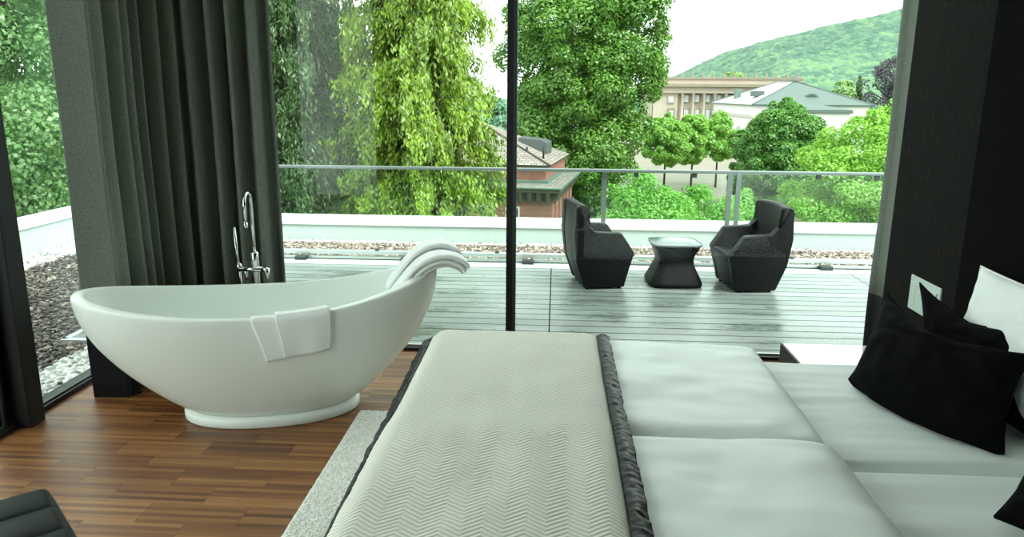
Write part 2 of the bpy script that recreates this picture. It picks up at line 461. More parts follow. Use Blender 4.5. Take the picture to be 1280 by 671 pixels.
curtain('curtain', 'grey felt curtain gathered in the corner behind the white bathtub',
        [(-2.60, 3.87), (-2.40, 3.88), (-2.44, 4.30), (-2.30, 4.56), (-2.05, 4.58), (-1.73, 4.62)], 10, .085, .41, flat=.15)
curtain('curtain', 'narrow grey curtain edge hanging at the right end of the window beside the dark wall',
        [(2.03, 4.80), (2.03, 4.62), (2.12, 4.60), (2.58, 4.68)], 4, .016, .49, seedv=5, n=140)

# ------------------------------------------------------------------ bathtub
TC = Vector((-1.55, 3.81, 0)); TA = radians(15)
tub = thing('bathtub', 'white freestanding slipper bathtub with one raised end', 'bathtub', TC, TA)
TL, TW = .93, .375
def rimz(s): return .62+(.16 if s > 0 else .08)*min(1.1, abs(s)/TL)**2.2
def sup(t, e=2.15):
    c, s = cos(t), sin(t)
    return math.copysign(abs(c)**(2/e), c), math.copysign(abs(s)**(2/e), s)
def tub_outer(th, v):
    c, s = sup(th)
    f = sin(v*pi/2)**.85; g = sin(v*pi/2)**.8
    a = .43+(TL-.43)*f; b = .25+(TW-.25)*g
    x = c*a+.02*(1-v); y = s*b
    zr = rimz(c*TL)-.012
    return Vector((x, y, .055+(zr-.055)*v))
def tub_inner(th, v):
    c, s = sup(th)
    f = sin(v*pi/2)**.75
    a = .40+(TL-.068-.40)*f; b = .20+(TW-.040-.20)*f
    zr = rimz(c*TL)-.010
    return Vector((c*a, s*b, .15+(zr-.15)*v**1.15))
N = 112; V = []; F = []; rings = []
for k in range(21): rings.append([tub_outer(2*pi*i/N, k/20) for i in range(N)])
top = rings[-1]; inn = [tub_inner(2*pi*i/N, 1) for i in range(N)]
for t, dz in ((.03, .006), (.10, .0105), (.22, .012), (.5, .012), (.78, .012), (.9, .0105), (.97, .006)):
    rings.append([top[i].lerp(inn[i], t)+Vector((0, 0, dz)) for i in range(N)])
for k in range(18): rings.append([tub_inner(2*pi*i/N, 1-k/17) for i in range(N)])
for sc in (.7, .35): rings.append([Vector((rings[-1][i].x*0+tub_inner(2*pi*i/N, 0).x*sc, tub_inner(2*pi*i/N, 0).y*sc, .148)) for i in range(N)])
for r in rings: V += r
nr = len(rings)
for j in range(nr-1):
    for i in range(N): F.append((j*N+i, j*N+(i+1) % N, (j+1)*N+(i+1) % N, (j+1)*N+i))
F.append(tuple((nr-1)*N+i for i in range(N)))
F.append(tuple(range(N))[::-1])
pyobj('basin', V, F, M['solid_white'], tub)
V = []; F = []
pr = [(.0, .0), (.012, .0), (.018, .008), (.018, .04), (.012, .05), (-.01, .056)]
for d, z in pr:
    for i in range(N):
        c, s = sup(2*pi*i/N); V.append((c*(.445+d)+.02, s*(.262+d), z))
for j in range(len(pr)-1):
    for i in range(N): F.append((j*N+i, j*N+(i+1) % N, (j+1)*N+(i+1) % N, (j+1)*N+i))
F.append(tuple(range(N))[::-1]); F.append(tuple((len(pr)-1)*N+i for i in range(N)))
pyobj('plinth', V, F, M['solid_white'], tub)
lathe('drain', [(.001, 0), (.032, 0), (.034, .004), (.028, .007), (.001, .008)], M['chrome'], tub, 24, (.0, 0, .149))
TM = Matrix.Translation(TC) @ Matrix.Rotation(TA, 4, 'Z')

# draped towel on the near rim
def offs(fn, th, v, d, inner=False):
    p = fn(th, v); e = 1e-3
    t1 = fn(th+e, v)-p; t2 = fn(th, min(1, v+e))-fn(th, max(0, v-e))
    n = t1.cross(t2).normalized()
    if inner: n = -n
    return p+n*d
def drape(name, th0, th1, vout0, vout1, vin, d, parent, skew=0.0, thick=.011, seed=0):
    V, F = [], []; nu = 36
    cols = 0
    for i in range(nu+1):
        u = i/nu; th = th0+(th1-th0)*u
        vo = vout0+(vout1-vout0)*u
        line = []
        for k in range(10):
            v = vin+(1-vin)*k/9; line.append(offs(tub_inner, th, v, d, True))
        a = offs(tub_inner, th, 1, d, True); b = offs(tub_outer, th, 1, d)
        for t in (.15, .38, .62, .85):
            p = a.lerp(b, t); p.z += .012+d*(.95+.2*sin(pi*t)); line.append(p)
        for k in range(17):
            v = 1+(vo-1)*k/16
            sk = th+skew*(1-v)*(1-u*.9)
            w = .004*max(0, (1-v)*3)*(1+sin(u*9+seed))
            line.append(offs(tub_outer, sk, v, d+w))
        cols = len(line); V += line
    for i in range(nu):
        for k in range(cols-1): F.append((i*cols+k, (i+1)*cols+k, (i+1)*cols+k+1, i*cols+k+1))
    ob = pyobj(name, V, F, M['terry'], parent, True)
    sm = ob.modifiers.new('thick', 'SOLIDIFY'); sm.thickness = thick; sm.offset = 1
    return ob
tw = thing('hand_towel', 'white terry towel folded over the near rim of the bathtub', 'towel', TC, TA)
# angle on near side: s = TL*cos(th), t<0
drape('under_fold', radians(269), radians(291), .62, .66, .86, .006, tw, skew=.12, seed=1)
drape('top_fold', radians(275), radians(291), .65, .68, .86, .017, tw, skew=.09, seed=2)

def folded_towel(label, lat, path, width=.17, layers=5, gap=.0145):
    root = thing('folded_towel', label, 'towel', TC, TA, 'folded towels on the raised end of the bathtub')
    # serpentine cross section: (lateral, height)
    cs = []
    hw = width/2
    for k in range(layers):
        z = k*gap; sgn = 1 if k % 2 == 0 else -1
        xs = [-1, -.6, -.2, .2, .6, 1]
        for x in xs: cs.append((sgn*x*(hw-.006), z))
        if k < layers-1: cs.append((sgn*(hw), z+gap/2))
    P = [Vector((p[0], 0, p[1])) for p in path]
    # densify with catmull
    pts = []
    for i in range(len(P)-1):
        p0, p1, p2, p3 = P[max(0, i-1)], P[i], P[i+1], P[min(len(P)-1, i+2)]
        for k in range(8):
            t = k/8
            pts.append(.5*((2*p1)+(p2-p0)*t+(2*p0-5*p1+4*p2-p3)*t*t+(3*p1-p0-3*p2+p3)*t**3))
    pts.append(P[-1])
    V, F = [], []; nc = len(cs)
    for i, p in enumerate(pts):
        d = (pts[min(i+1, len(pts)-1)]-pts[max(i-1, 0)]).normalized(); n = Vector((-d.z, 0, d.x))
        if n.z < 0 and i < len(pts)*.6: n = -n
        endf = 1-.25*max(0, (i/len(pts)-.9)/.1)
        for (l, h) in cs:
            q = p+n*(h*endf+.002*nz(i*.3, l*20, h*80)); V.append((q.x, lat+l*(1+.03*sin(i*.4)), q.z))
    for i in range(len(pts)-1):
        for k in range(nc-1): F.append((i*nc+k, i*nc+k+1, (i+1)*nc+k+1, (i+1)*nc+k))
    ob = pyobj('terry_layers', V, F, M['terry'], root, True)
    sm = ob.modifiers.new('thick', 'SOLIDIFY'); sm.thickness = .0095; sm.offset = 0
    return root
folded_towel('white folded towel over the raised bathtub end, farther of the two', .105,
             [(.70, .60), (.78, .71), (.86, .795), (.94, .825), (1.01, .81), (1.03, .775)], width=.17)
folded_towel('white folded towel over the raised bathtub end, nearer of the two', -.085,
             [(.72, .61), (.79, .70), (.865, .772), (.945, .80), (1.02, .785), (1.055, .755)], width=.16)

# ------------------------------------------------------------------ tub filler
FX, FY = -1.80, 4.33
fa = thing('bath_faucet', 'tall chrome floor standing bath faucet with hand shower behind the bathtub', 'faucet', (FX, FY, 0))
lathe('base_flange', [(.001, 0), (.06, 0), (.062, .006), (.058, .012), (.03, .016), (.028, .03)], M['chrome'], fa)
lathe('column', [(.019, .012), (.019, .56), (.024, .565), (.024, .76), (.021, .768), (.014, .772)], M['chrome'], fa)
arc = [(0, 0, .76), (0, 0, .95), (0, 0, 1.04)]
sd = Vector((.08, -1, 0)).normalized()
for k in range(1, 13):
    t = pi*k/12; arc.append(tuple(sd*(.06*(1-cos(t)))+Vector((0, 0, 1.07+.06*sin(t)))))
e = arc[-1]; arc.append((e[0], e[1], .96))
tube('spout', arc, .0105, M['chrome'], fa, 14)
tube('aerator', [(e[0], e[1], .965), (e[0], e[1], .935)], .0125, M['chrome'], fa, 14)
tube('valve_body', [(-.09, -.02, .665), (.055, -.02, .665)], .017, M['chrome'], fa, 14)
tube('lever', [(.05, -.02, .665), (.078, -.02, .665), (.082, -.03, .60)], [.02, .02, .006], M['chrome'], fa, 12)
tube('diverter_knob', [(-.05, -.02, .68), (-.05, -.02, .60)], [.012, .014], M['chrome'], fa, 12)
tube('shower_holder', [(-.085, -.02, .655), (-.095, -.02, .70)], .017, M['chrome'], fa, 12)
tube('hand_shower', [(-.094, -.02, .69), (-.10, -.02, .78), (-.105, -.02, .92)], [.008, .0095, .0095], M['chrome'], fa, 12)
tube('shower_hose', [(-.094, -.02, .69), (-.09, -.0, .55), (-.075, .01, .35), (-.04, .0, .25), (-.015, 0, .33)], .007, M['chrome'], fa, 8)

# ------------------------------------------------------------------ bed
BX0, BX1, BY0, BYM, BY1 = -.52, 1.86, 1.28, 2.30, 3.31
bed = thing('bed', 'wide double bed with two white sheeted mattresses and black headboard', 'bed', ((BX0+BX1)/2, (BY0+BY1)/2, 0))
bo = bed.location
obj('bed_base', B(BX0+.03-bo.x, BX1-bo.x, BY0+.02-bo.y, BY1-.02-bo.y, .07, .30, bev=.02), M['bedbase'], bed, True)
for sx in (BX0+.12, BX1-.12):
    for sy in (BY0+.12, BY1-.12):
        lathe('leg', [(.022, 0), (.03, .075)], M['steel_dark'], bed, 16, (sx-bo.x, sy-bo.y, 0))
def soft_slab(name, x0, x1, y0, y1, z0, z1, mat, parent=None, origin=Vector((0, 0, 0)), r=.05, nx=70, ny=60, namp=.006, nsc=4., seed=0, crown=0., stretch=(1, 1), puff=.0):
    V, F = [], []
    W = nx+1
    def edge(d): # d = distance from border
        t = min(1, max(0, d/r)); return math.sqrt(max(0, 1-(1-t)**2))
    for side in (1, 0):
        for j in range(ny+1):
            for i in range(nx+1):
                # denser near the border
                u = .5-.5*cos(pi*i/nx); v = .5-.5*cos(pi*j/ny); u = .5*u+.5*i/nx; v = .5*v+.5*j/ny
                x = x0+(x1-x0)*u; y = y0+(y1-y0)*v
                d = min(x-x0, x1-x, y-y0, y1-y)
                dx = min(x-x0, x1-x); dy = min(y-y0, y1-y)
                h = edge(dx)*edge(dy)
                mid = (z0+z1)/2
                if side:
                    z = mid+(z1-mid)*h + crown*(1-(2*u-1)**2)*(1-(2*v-1)**2)
                    z += h*namp*(nz(x*nsc*stretch[0]+seed, y*nsc*stretch[1], seed)*1.0+.5*nz(x*nsc*2.3*stretch[0], y*nsc*2.3*stretch[1]+seed, 3))
                else: z = mid-(mid-z0)*h
                ed = 1-h
                x += ed*.006*nz(y*9, seed, 1); y += ed*.006*nz(x*9, seed, 5)
                V.append(Vector((x, y, z))-origin)
    NV = W*(ny+1)
    for j in range(ny):
        for i in range(nx):
            a = j*W+i; F.append((a, a+1, a+W+1, a+W)); b = NV+a; F.append((b, b+W, b+W+1, b+1))
    bor = [i for i in range(W)]+[j*W+nx for j in range(1, ny+1)]+[ny*W+i for i in range(nx-1, -1, -1)]+[j*W for j in range(ny-1, 0, -1)]
    for a, b in zip(bor, bor[1:]+bor[:1]): F.append((a, NV+a, NV+b, b))
    return pyobj(name, V, F, mat, parent, True)
soft_slab('mattress', BX0, BX1-.01, BYM+.006, BY1, .30, .535, M['sheet'], bed, bo, r=.045, namp=.010, nsc=2.0, stretch=(.45, 4.2), seed=2)
soft_slab('mattress', BX0, BX1-.01, BY0, BYM-.006, .30, .535, M['sheet'], bed, bo, r=.045, namp=.009, nsc=2.0, stretch=(.45, 4.2), seed=9)
hb = obj('headboard', B(1.862-bo.x, 1.985-bo.x, BY0-.4-bo.y, 3.50-bo.y, .03, 2.45, bev=.015), M['headboard'], bed); hb['label'] = 'tall black upholstered headboard'

DZ = .538
def duvet(label, x0, x1, y0, y1, h, seed):
    o = thing('duvet', label, 'duvet', ((x0+x1)/2, (y0+y1)/2, DZ), 0, 'white duvets on the bed')
    dc = soft_slab('duvet_cover', x0, x1, y0, y1, DZ, DZ+h, M['duvet'], o, o.location, r=.09, namp=.016, nsc=3.2, seed=seed, crown=.012, stretch=(1, 1.5))
    V, F = [], []
    pts = []
    for k in range(120):
        t = k/119*4; s = int(min(3, t)); q = t-s
        c = [(x0, y0), (x1, y0), (x1, y1), (x0, y1), (x0, y0)]
        px = c[s][0]*(1-q)+c[s+1][0]*q; py = c[s][1]*(1-q)+c[s+1][1]*q
        pts.append(Vector((px, py, DZ+h/2+.002*nz(k*.5, seed)))-o.location)
    tube('piping', pts, .004, M['duvet'], dc, 6)
    return o
duvet('white duvet folded on the far half of the bed nearest the window', -.46, .915, 2.345, 3.325, .074, 3)
duvet('white duvet folded on the near half of the bed', -.46, .92, 1.10, 2.325, .088, 14)

# runner
RZ = .652
rn = thing('bed_runner', 'beige chevron quilted bed runner with black satin ruffled edges across the bed foot', 'bed runner', (-.16, 2.3, .64))
ro = rn.location
def strip_surface(name, x0, x1, ylist, zfun, mat, nx, xoff=lambda x, y: 0, thick=.012):
    V, F = [], []
    for y in ylist:
        for i in range(nx+1):
            u = i/nx; x = x0+(x1-x0)*u+xoff(u, y)
            yy, z = zfun(u, y, x); V.append(Vector((x, yy, z))-ro)
    W = nx+1
    for j in range(len(ylist)-1):
        for i in range(nx): F.append((j*W+i, j*W+i+1, (j+1)*W+i+1, (j+1)*W+i))
    ob = pyobj(name, V, F, mat, rn, True)
    sm = ob.modifiers.new('thick', 'SOLIDIFY'); sm.thickness = thick; sm.offset = -1
    return ob
YEND = 3.245
def drop(s):
    """path coordinate -> (y, z drop) rolling over the far bed edge"""
    if s <= YEND: return s, 0.
    q = s-YEND; r = .075
    if q < r*pi/2:
        a = q/r; return YEND+r*sin(a), -r*(1-cos(a))
    return YEND+r, -r-(q-r*pi/2)
ys = list(np.linspace(1.0, YEND, 110))+list(np.linspace(YEND+.012, YEND+.36, 24))
def zq(u, s, x):
    y, dz = drop(s)
    edge = min(1, min(u, 1-u)/.10); pf = math.sqrt(max(0, 1-(1-edge)**2))
    z = RZ-.02+.022*pf+dz+.006*nz(x*4, s*3, 2)+.004*nz(x*9, s*7, 5)
    z += -.045*max(0, (.12-u)/.12)**2
    q_ = min(1, max(0, (2.44-s)/.26)); z += .018*q_*q_*(3-2*q_)
    return y+(.01*nz(x*5, s*4, 8) if s > YEND else 0), z
strip_surface('quilted_panel', -.562, .205, ys, zq, M['chevron'], 64, thick=.02)
ys2 = list(np.linspace(1.0, YEND, 420))+list(np.linspace(YEND+.006, YEND+.36, 60))
def zr(u, s, x):
    y, dz = drop(s)
    w = .006*nz(s*42, u*1.5, 4)+.004*nz(s*85+u*3, u*2, 6)
    z = RZ-.010+.012*sin(pi*min(1, u*1.05))+w+dz
    q_ = min(1, max(0, (2.44-s)/.26)); z += .018*q_*q_*(3-2*q_)
    return y, z
rf = strip_surface('ruffle', .200, .256, ys2, zr, M['satin'], 12, xoff=lambda u, y: .007*nz(y*14, u)*u, thick=.006); rf['label'] = 'black satin ruffle'
def zl(u, s, x):
    y, dz = drop(s)
    w = .009*nz(s*40, u*1.5, 14)+.006*nz(s*80+u*3, u*2, 16)
    z = RZ-.03-.05*(1-u)**1.3+w+dz
    q_ = min(1, max(0, (2.44-s)/.26)); z += .010*q_*q_*(3-2*q_)
    return y, z
rf = strip_surface('ruffle', -.575, -.548, ys2, zl, M['satin'], 10, xoff=lambda u, y: (1-u)*(.006*nz(y*14, u)-.032*min(1, max(0, (y-1.5)/1.9))), thick=.006); rf['label'] = 'black satin ruffle'

# pillows
def pillow(name, label, cat, A, Bc, C, D, thick, mat, group=None, pinch=.06, wr=.01, seed=0, notch=0.0, nn=44, sag=0.0):
    A, Bc, C, D = map(Vector, (A, Bc, C, D))
    cen = (A+Bc+C+D)/4; base = Vector((cen.x, cen.y, min(A.z, Bc.z, C.z, D.z)))
    root = thing(name, label, cat, base, 0, group)
    n = ((Bc-A).cross(D-A)).normalized()
    V, F = [], []; W = nn+1
    for side in (1, -1):
        for j in range(W):
            for i in range(W):
                u, v = i/nn, j/nn
                uu, vv = 2*u-1, 2*v-1
                # edges curve inwards between the corners
                pu = u+(-pinch*uu)*(1-vv*vv); pv = v+((-pinch if vv > 0 else sag-pinch*(sag == 0))*vv)*(1-uu*uu)
                pv -= notch*(1-abs(uu))**.8*max(0, vv)**2
                p = A*(1-pu)*(1-pv)+Bc*pu*(1-pv)+C*pu*pv+D*(1-pu)*pv
                h = max(0, (1-uu*uu)*(1-vv*vv))**.42
                w = wr*(nz(u*5+seed, v*5, seed)+.6*nz(u*11, v*11+seed, 2))*min(1, h*2)
                p = p+n*side*(thick*h+w)
                p.z = max(p.z, .548+.0*h)
                V.append(p-base)
    NV = W*W
    for j in range(nn):
        for i in range(nn):
            a = j*W+i; F.append((a, a+1, a+W+1, a+W)); b = NV+a; F.append((b, b+W, b+W+1, b+1))
    bor = [i for i in range(W)]+[j*W+nn for j in range(1, W)]+[nn*W+i for i in range(nn-1, -1, -1)]+[j*W for j in range(nn-1, 0, -1)]
    for a, b in zip(bor, bor[1:]+bor[:1]): F.append((a, NV+a, NV+b, b))
    pc = pyobj('pillow_cover', V, F, mat, root, True)
    loop = [V[k]*1.0 for k in bor]; loop.append(loop[0])
    tube('seam_piping', loop, .0045, mat, pc, 6)
    return root
pillow('pillow', 'white pillow leaning on the black headboard behind the black cushions', 'pillow',
       (1.68, 3.12, .57), (1.66, 2.20, .57), (1.79, 2.30, 1.03), (1.80, 3.205, 1.01), .075, M['pillow'], None, .03, .012, 4)
pillow('cushion', 'black cushion with a raised pointed corner, tucked between the front cushion and white pillow', 'cushion',
       (1.50, 3.02, .56), (1.66, 2.46, .56), (1.73, 2.72, .88), (1.60, 3.29, .912), .06, M['black_velvet'], 'black cushions on the bed', .07, .012, 8, notch=.12)
pillow('cushion', 'large black cushion lying in front on the far mattress', 'cushion',
       (1.235, 3.02, .56), (1.50, 2.38, .555), (1.66, 2.56, .845), (1.46, 3.285, .872), .11, M['black_velvet'], 'black cushions on the bed', .05, .014, 3, notch=.26, sag=.20)
pillow('cushion', 'black cushion cut off by the right edge on the near mattress', 'cushion',
       (1.245, 1.97, .56), (1.46, 1.45, .56), (1.68, 1.58, .86), (1.46, 2.14, .86), .09, M['black_velvet'], 'black cushions on the bed', .06, .014, 6, notch=.15)

# bedside table
bt = thing('bedside_table', 'white topped bedside table between the bed and the window', 'bedside table', (1.46, 3.54, 0))
obj('table_top', B(-.285, .385, -.15, .19, .452, .475, bev=.003), M['gloss_white'], bt)
obj('cabinet_body', B(-.29, .385, -.15, .185, .03, .452, bev=.004), M['steel_dark'], bt)
obj('edge_trim', B(-.297, -.285, -.15, .19, .03, .477, bev=.002), M['steel_dark'], bt)
obj('drawer_front', B(-.27, .37, -.158, -.15, .25, .44, bev=.003), M['steel_dark'], bt)
for sx in (-.25, .34):
    for sy in (-.12, .15): lathe('leg', [(.015, 0), (.015, .032)], M['steel_dark'], bt, 12, (sx, sy, 0))

# rug
rug = bpy.data.objects
V, F = [], []
rx0, rx1, ry0, ry1 = -1.045, -.47, .9, 3.775; nx, ny = 90, 260
for j in range(ny+1):
    for i in range(nx+1):
        x = rx0+(rx1-rx0)*i/nx; y = ry0+(ry1-ry0)*j/ny
        d = min(x-rx0, rx1-x, y-ry0, ry1-y); h = min(1, max(0, d/.02))**.5
        V.append((x+.004*nz(y*30, x)*(1-h), y, .003+h*(.022+.006*nz(x*60, y*60)+.003*random.random())))
for j in range(ny):
    for i in range(nx):
        a = j*(nx+1)+i; F.append((a, a+1, a+nx+2, a+nx+1))
o = pyobj('rug', V, F, M['rug'], None, True); tag(o, 'pale grey shaggy rug on the parquet beside and under the bed', 'rug')

# leather ottoman
c0 = Vector((-1.645, 2.165, 0)); e1 = Vector((-1.32, 1.845, 0))-c0; ang = math.atan2(e1.y, e1.x)
ot = thing('leather_lounge_seat', 'black tufted leather lounge seat in the lower left foreground', 'lounge seat', c0, ang)
# local: x along right edge, y away is -: seat spans x 0..0.62, y 0..-0.62 (towards lower-left)
S = .64; n = 96; V, F = [], []; W = n+1
PN = 4
for j in range(W):
    for i in range(W):
        u, v = i/n, j/n
        pu, pv = (u*PN) % 1, (v*PN/1.5) % 1
        hu = abs(sin(pi*u*PN)); hv = abs(sin(pi*v*PN/1.5))
        h = .016*min(1, (hu**.55))*min(1, .35+.65*hv**.5)
        d = min(u, 1-u, v, 1-v)*S
        t = min(1, d/.035); e = math.sqrt(max(0, 1-(1-t)**2))
        V.append((u*S, -v*S, .385+.05*e+h*e))
for j in range(W):
    for i in range(W):
        u, v = i/n, j/n; V.append((u*S, -v*S, .33))
NV = W*W
for j in range(n):
    for i in range(n):
        a = j*W+i; F.append((a, a+W, a+W+1, a+1)); b = NV+a; F.append((b, b+1, b+W+1, b+W))
bor = [i for i in range(W)]+[j*W+n for j in range(1, W)]+[n*W+i for i in range(n-1, -1, -1)]+[j*W for j in range(n-1, 0, -1)]
for a, b in zip(bor, bor[1:]+bor[:1]): F.append((a, b, NV+b, NV+a))
sc_ = pyobj('seat_cushion', V, F, M['leather'], ot, True)
lp = [Vector(V[k])+Vector((0, 0, .0)) for k in bor]; lp.append(lp[0])
tube('cushion_piping', lp, .006, M['piping'], sc_, 6)
for ix in range(1, PN):
    for iy in range(1, 4):
        lathe('button', [(.001, .0), (.010, .0), (.008, .006), (.001, .008)], M['leather'], sc_, 12, (ix*S/PN, -iy*S/4, .43))
for yy in (-.06, -S+.06):
    tube('leg_frame', [(.03, yy, .0), (.10, yy, .14), (.22, yy, .25), (.42, yy, .31), (S-.02, yy, .318)], .011, M['chrome'], ot, 10)
    tube('leg_frame', [(S-.03, yy, .0), (S-.10, yy, .14), (S-.22, yy, .25), (.22, yy, .305), (.02, yy, .318)], .011, M['chrome'], ot, 10)

# ------------------------------------------------------------------ terrace
DX0, DX1, DY0, DY1 = -3.42, 5.2, YF+.04, 7.42
struct(obj('roof_slab', B(-5.9, 6.2, YB-1, 9.25, -.5, -.10), M['wall_light']))
struct(obj('terrace_deck', B(DX0, DX1, DY0, DY1, -.10, -.006), M['deck']))
ed = thing('deck_edge_profile', 'aluminium edge profile around the left corner of the terrace deck', 'edge profile', (DX0, DY0, -.1))
obj('side_bar', B(-.04, 0, -.04, DY1-DY0, 0, .10, bev=.004), M['alu'], ed)
obj('front_bar', B(-.04, DX0*-1+XL+.05, -.045, 0, 0, .10, bev=.004), M['alu'], ed)
struct(obj('gravel_bed', B(-5.9, 6.2, DY1+.28, 9.05, -.10, -.025), M['gravel']))
struct(obj('gravel_bed', B(-5.9, DX0-.04, YB-1, DY1+.28, -.10, -.025), M['gravel']))
struct(obj('gravel_bed', B(DX0-.04, XL-.10, YB-1, DY0-.045, -.10, -.027), M['gravel']))
struct(obj('drainage_gutter', B(DX0, 6.2, DY1+.035, DY1+.28, -.10, -.02), M['white_metal']))
gb = thing('terrace_kerb_bar', 'long low aluminium kerb bar on feet at the far end of the deck', 'kerb bar', (0, 7.75, -.02))
obj('top_rail', B(-3.45, 6.1, -.035, .035, .055, .095, bev=.005), M['alu'], gb)
obj('lower_rail', B(-3.45, 6.1, -.02, .02, .0, .03, bev=.004), M['alu'], gb)
for fx in (-3.2, -2.68, -1.55, -.27, 1.15, 2.78, 4.2):
    obj('foot', B(fx-.06, fx+.06, -.12, -.03, .0, .04, bev=.006), M['gasket'], gb)
    obj('bolt', B(fx-.35, fx-.31, -.03, .03, .095, .115, bev=.004), M['gasket'], gb)

# pebbles
ico = bmesh.new(); bmesh.ops.create_icosphere(ico, subdivisions=1, radius=1)
IV = np.array([v.co[:] for v in ico.verts]); IF = np.array([[v.index for v in f.verts] for f in ico.faces]); ico.free()
def stones(name, label, cat, xy, size, mat, z=-.02):
    n = len(xy); k = len(IV)
    s = size*rng.uniform(.6, 1.35, (n, 1, 1))*np.stack([rng.uniform(.8, 1.3, n), rng.uniform(.7, 1.1, n), rng.uniform(.5, .8, n)], 1)[:, None, :]
    jit = rng.uniform(.82, 1.15, (n, k, 1))
    P = IV[None]*jit*s
    a = rng.uniform(0, 2*pi, n); c, sn = np.cos(a)[:, None], np.sin(a)[:, None]
    X = P[..., 0]*c-P[..., 1]*sn; Y = P[..., 0]*sn+P[..., 1]*c; Z = P[..., 2]
    P = np.stack([X+xy[:, 0:1], Y+xy[:, 1:2], Z+z+size*.25*rng.uniform(0, 1, (n, 1))], -1).reshape(-1, 3)
    Fc = (IF[None]+(np.arange(n)*k)[:, None, None]).reshape(-1, 3)
    me = bpy.data.meshes.new(name); me.from_pydata(P.tolist(), [], Fc.tolist())
    at_ = me.attributes.new('tint', 'FLOAT', 'POINT'); at_.data.foreach_set('value', np.repeat(rng.uniform(0, 1, n), k).astype(np.float32))
    o = link_mesh(name, me, mat, None, True); tag(o, label, cat, None, 'stuff'); return o
def rect_pts(n, x0, x1, y0, y1): return np.stack([rng.uniform(x0, x1, n), rng.uniform(y0, y1, n)], 1)
stones('pebbles', 'white pebble strip along the foot of the left window', 'pebbles', rect_pts(2600, -3.2, XL-.11, 1.2, DY0-.06), .022, M['pebble'])
gp = rect_pts(9000, -5.25, -3.16, 2.2, 7.6); gp = gp[(gp[:, 0] < -3.5) | (gp[:, 1] < 4.82)]
stones('gravel_stones', 'brown grey gravel on the roof outside the left window', 'gravel', gp, .018, M['gravel_stone'])
stones('pebbles', 'pale pebble band along the foot of the left parapet', 'pebbles', rect_pts(1600, -5.62, -5.2, 4.2, 8.6), .026, M['pebble'])
stones('gravel_stones', 'brown grey gravel strip between the deck and the far parapet', 'gravel', rect_pts(11000, -3.6, 4.8, 7.80, 8.68), .016, M['gravel_pale'])
stones('pebbles', 'pale pebble line along the foot of the far parapet', 'pebbles', rect_pts(2200, -4.5, 4.8, 8.60, 8.72), .020, M['pebble'])

# parapet
pa = struct(empty('parapet', (0, 8.8, 0)))
obj('parapet_face', B(-5.62, 6.2, 0, .30, -.1, .16, bev=.004), M['white_metal'], pa)
obj('coping', B(-5.95, 6.2, -.025, .36, .16, .232, bev=.006), M['coping'], pa)
pl = struct(empty('parapet', (-5.62, 5, 0)))
obj('parapet_face', B(-.30, 0, -8, 3.82, -.1, .27, bev=.004), M['white_metal'], pl)
obj('coping', B(-.34, .02, -8, 3.82, .27, .33, bev=.006), M['coping'], pl)
# railing
rl = thing('glass_railing', 'metal handrail with glass panels along the far parapet', 'railing', (0, 8.79, 0))
obj('handrail', B(-5.2, 6.2, -.03, .03, .835, .872, bev=.008), M['rail'], rl)
obj('post', B(1.965, 2.02, -.055, -.035, -.04, .84, bev=.003), M['rail'], rl)
obj('post', B(2.065, 2.12, -.055, -.035, -.04, .84, bev=.003), M['rail'], rl)
obj('post', B(.545, .60, .05, .08, .235, .85, bev=.004), M['rail'], rl)
obj('post', B(-4.6, -4.55, .05, .08, .235, .85, bev=.004), M['rail'], rl)
for cx_ in (.93, 1.60, 3.0, 3.65):
    obj('clamp', B(cx_-.025, cx_+.025, -.015, .03, .785, .835, bev=.004), M['gasket'], rl)
for x0, x1 in ((-5.1, -2.36), (-2.35, .53), (.62, 3.33), (3.34, 6.1)):
    obj('glass_panel', B(x0, x1, -.006, .006, .24, .83), M['rail_glass'], rl)

# ------------------------------------------------------------------ terrace furniture
def wicker_chair(label, loc, rz):
    root = thing('wicker_armchair', label, 'armchair', loc, rz, 'wicker armchairs on the terrace')
    prof = [(-.20, .015), (.205, .015), (.235, .15), (.285, .345), (.15, .53), (-.11, .545), (-.19, .63), (-.265, .79), (-.30, .775), (-.315, .5), (-.285, .25)]
    def yo(z): return .275+.05*min(1, z/.40)
    for s in (-1, 1):
        bm = bmesh.new()
        prism(bm, prof, lambda a, b: Vector((a, s*yo(b), b)), lambda a, b: Vector((a, s*(.205+.02*(b > .5)), b)), bev=.016)
        obj('armrest', bm, M['weave'], root, True)
    bk = [(-.205, .02), (-.29, .25), (-.32, .5), (-.303, .785), (-.285, .80), (-.235, .80), (-.215, .785), (-.165, .33), (-.14, .02)]
    bm = bmesh.new()
    # backrest bowed across its width
    ns = 8; rings_ = []
    for k in range(ns+1):
        t = -1+2*k/ns
        rings_.append([bm.verts.new((a+.035*t*t, t*(yo(b)-.012), b-.015*t*t*(b > .7))) for a, b in bk])
    for k in range(ns):
        for i in range(len(bk)):
            j = (i+1) % len(bk); bm.faces.new((rings_[k][i], rings_[k][j], rings_[k+1][j], rings_[k+1][i]))
    bm.faces.new(rings_[0]); bm.faces.new(rings_[-1][::-1])
    obj('backrest', bm, M['weave'], root, True)
    st = [(-.17, .02), (.20, .02), (.235, .17), (.285, .33), (.27, .355), (-.18, .335)]
    bm = bmesh.new()
    prism(bm, st, lambda a, b: Vector((a, -.225, b)), lambda a, b: Vector((a, .225, b)), bev=.014)
    obj('seat', bm, M['weave'], root, True)
    for sx in (-.16, .17):
        for sy in (-.22, .22): lathe('glide', [(.018, -.003), (.018, .02)], M['steel_dark'], root, 12, (sx, sy, 0))
    return root
ch = wicker_chair('black wicker armchair left of the low table, facing right', (.405, 6.87, -.003), radians(11))
ch.scale = (.92, .95, .97)
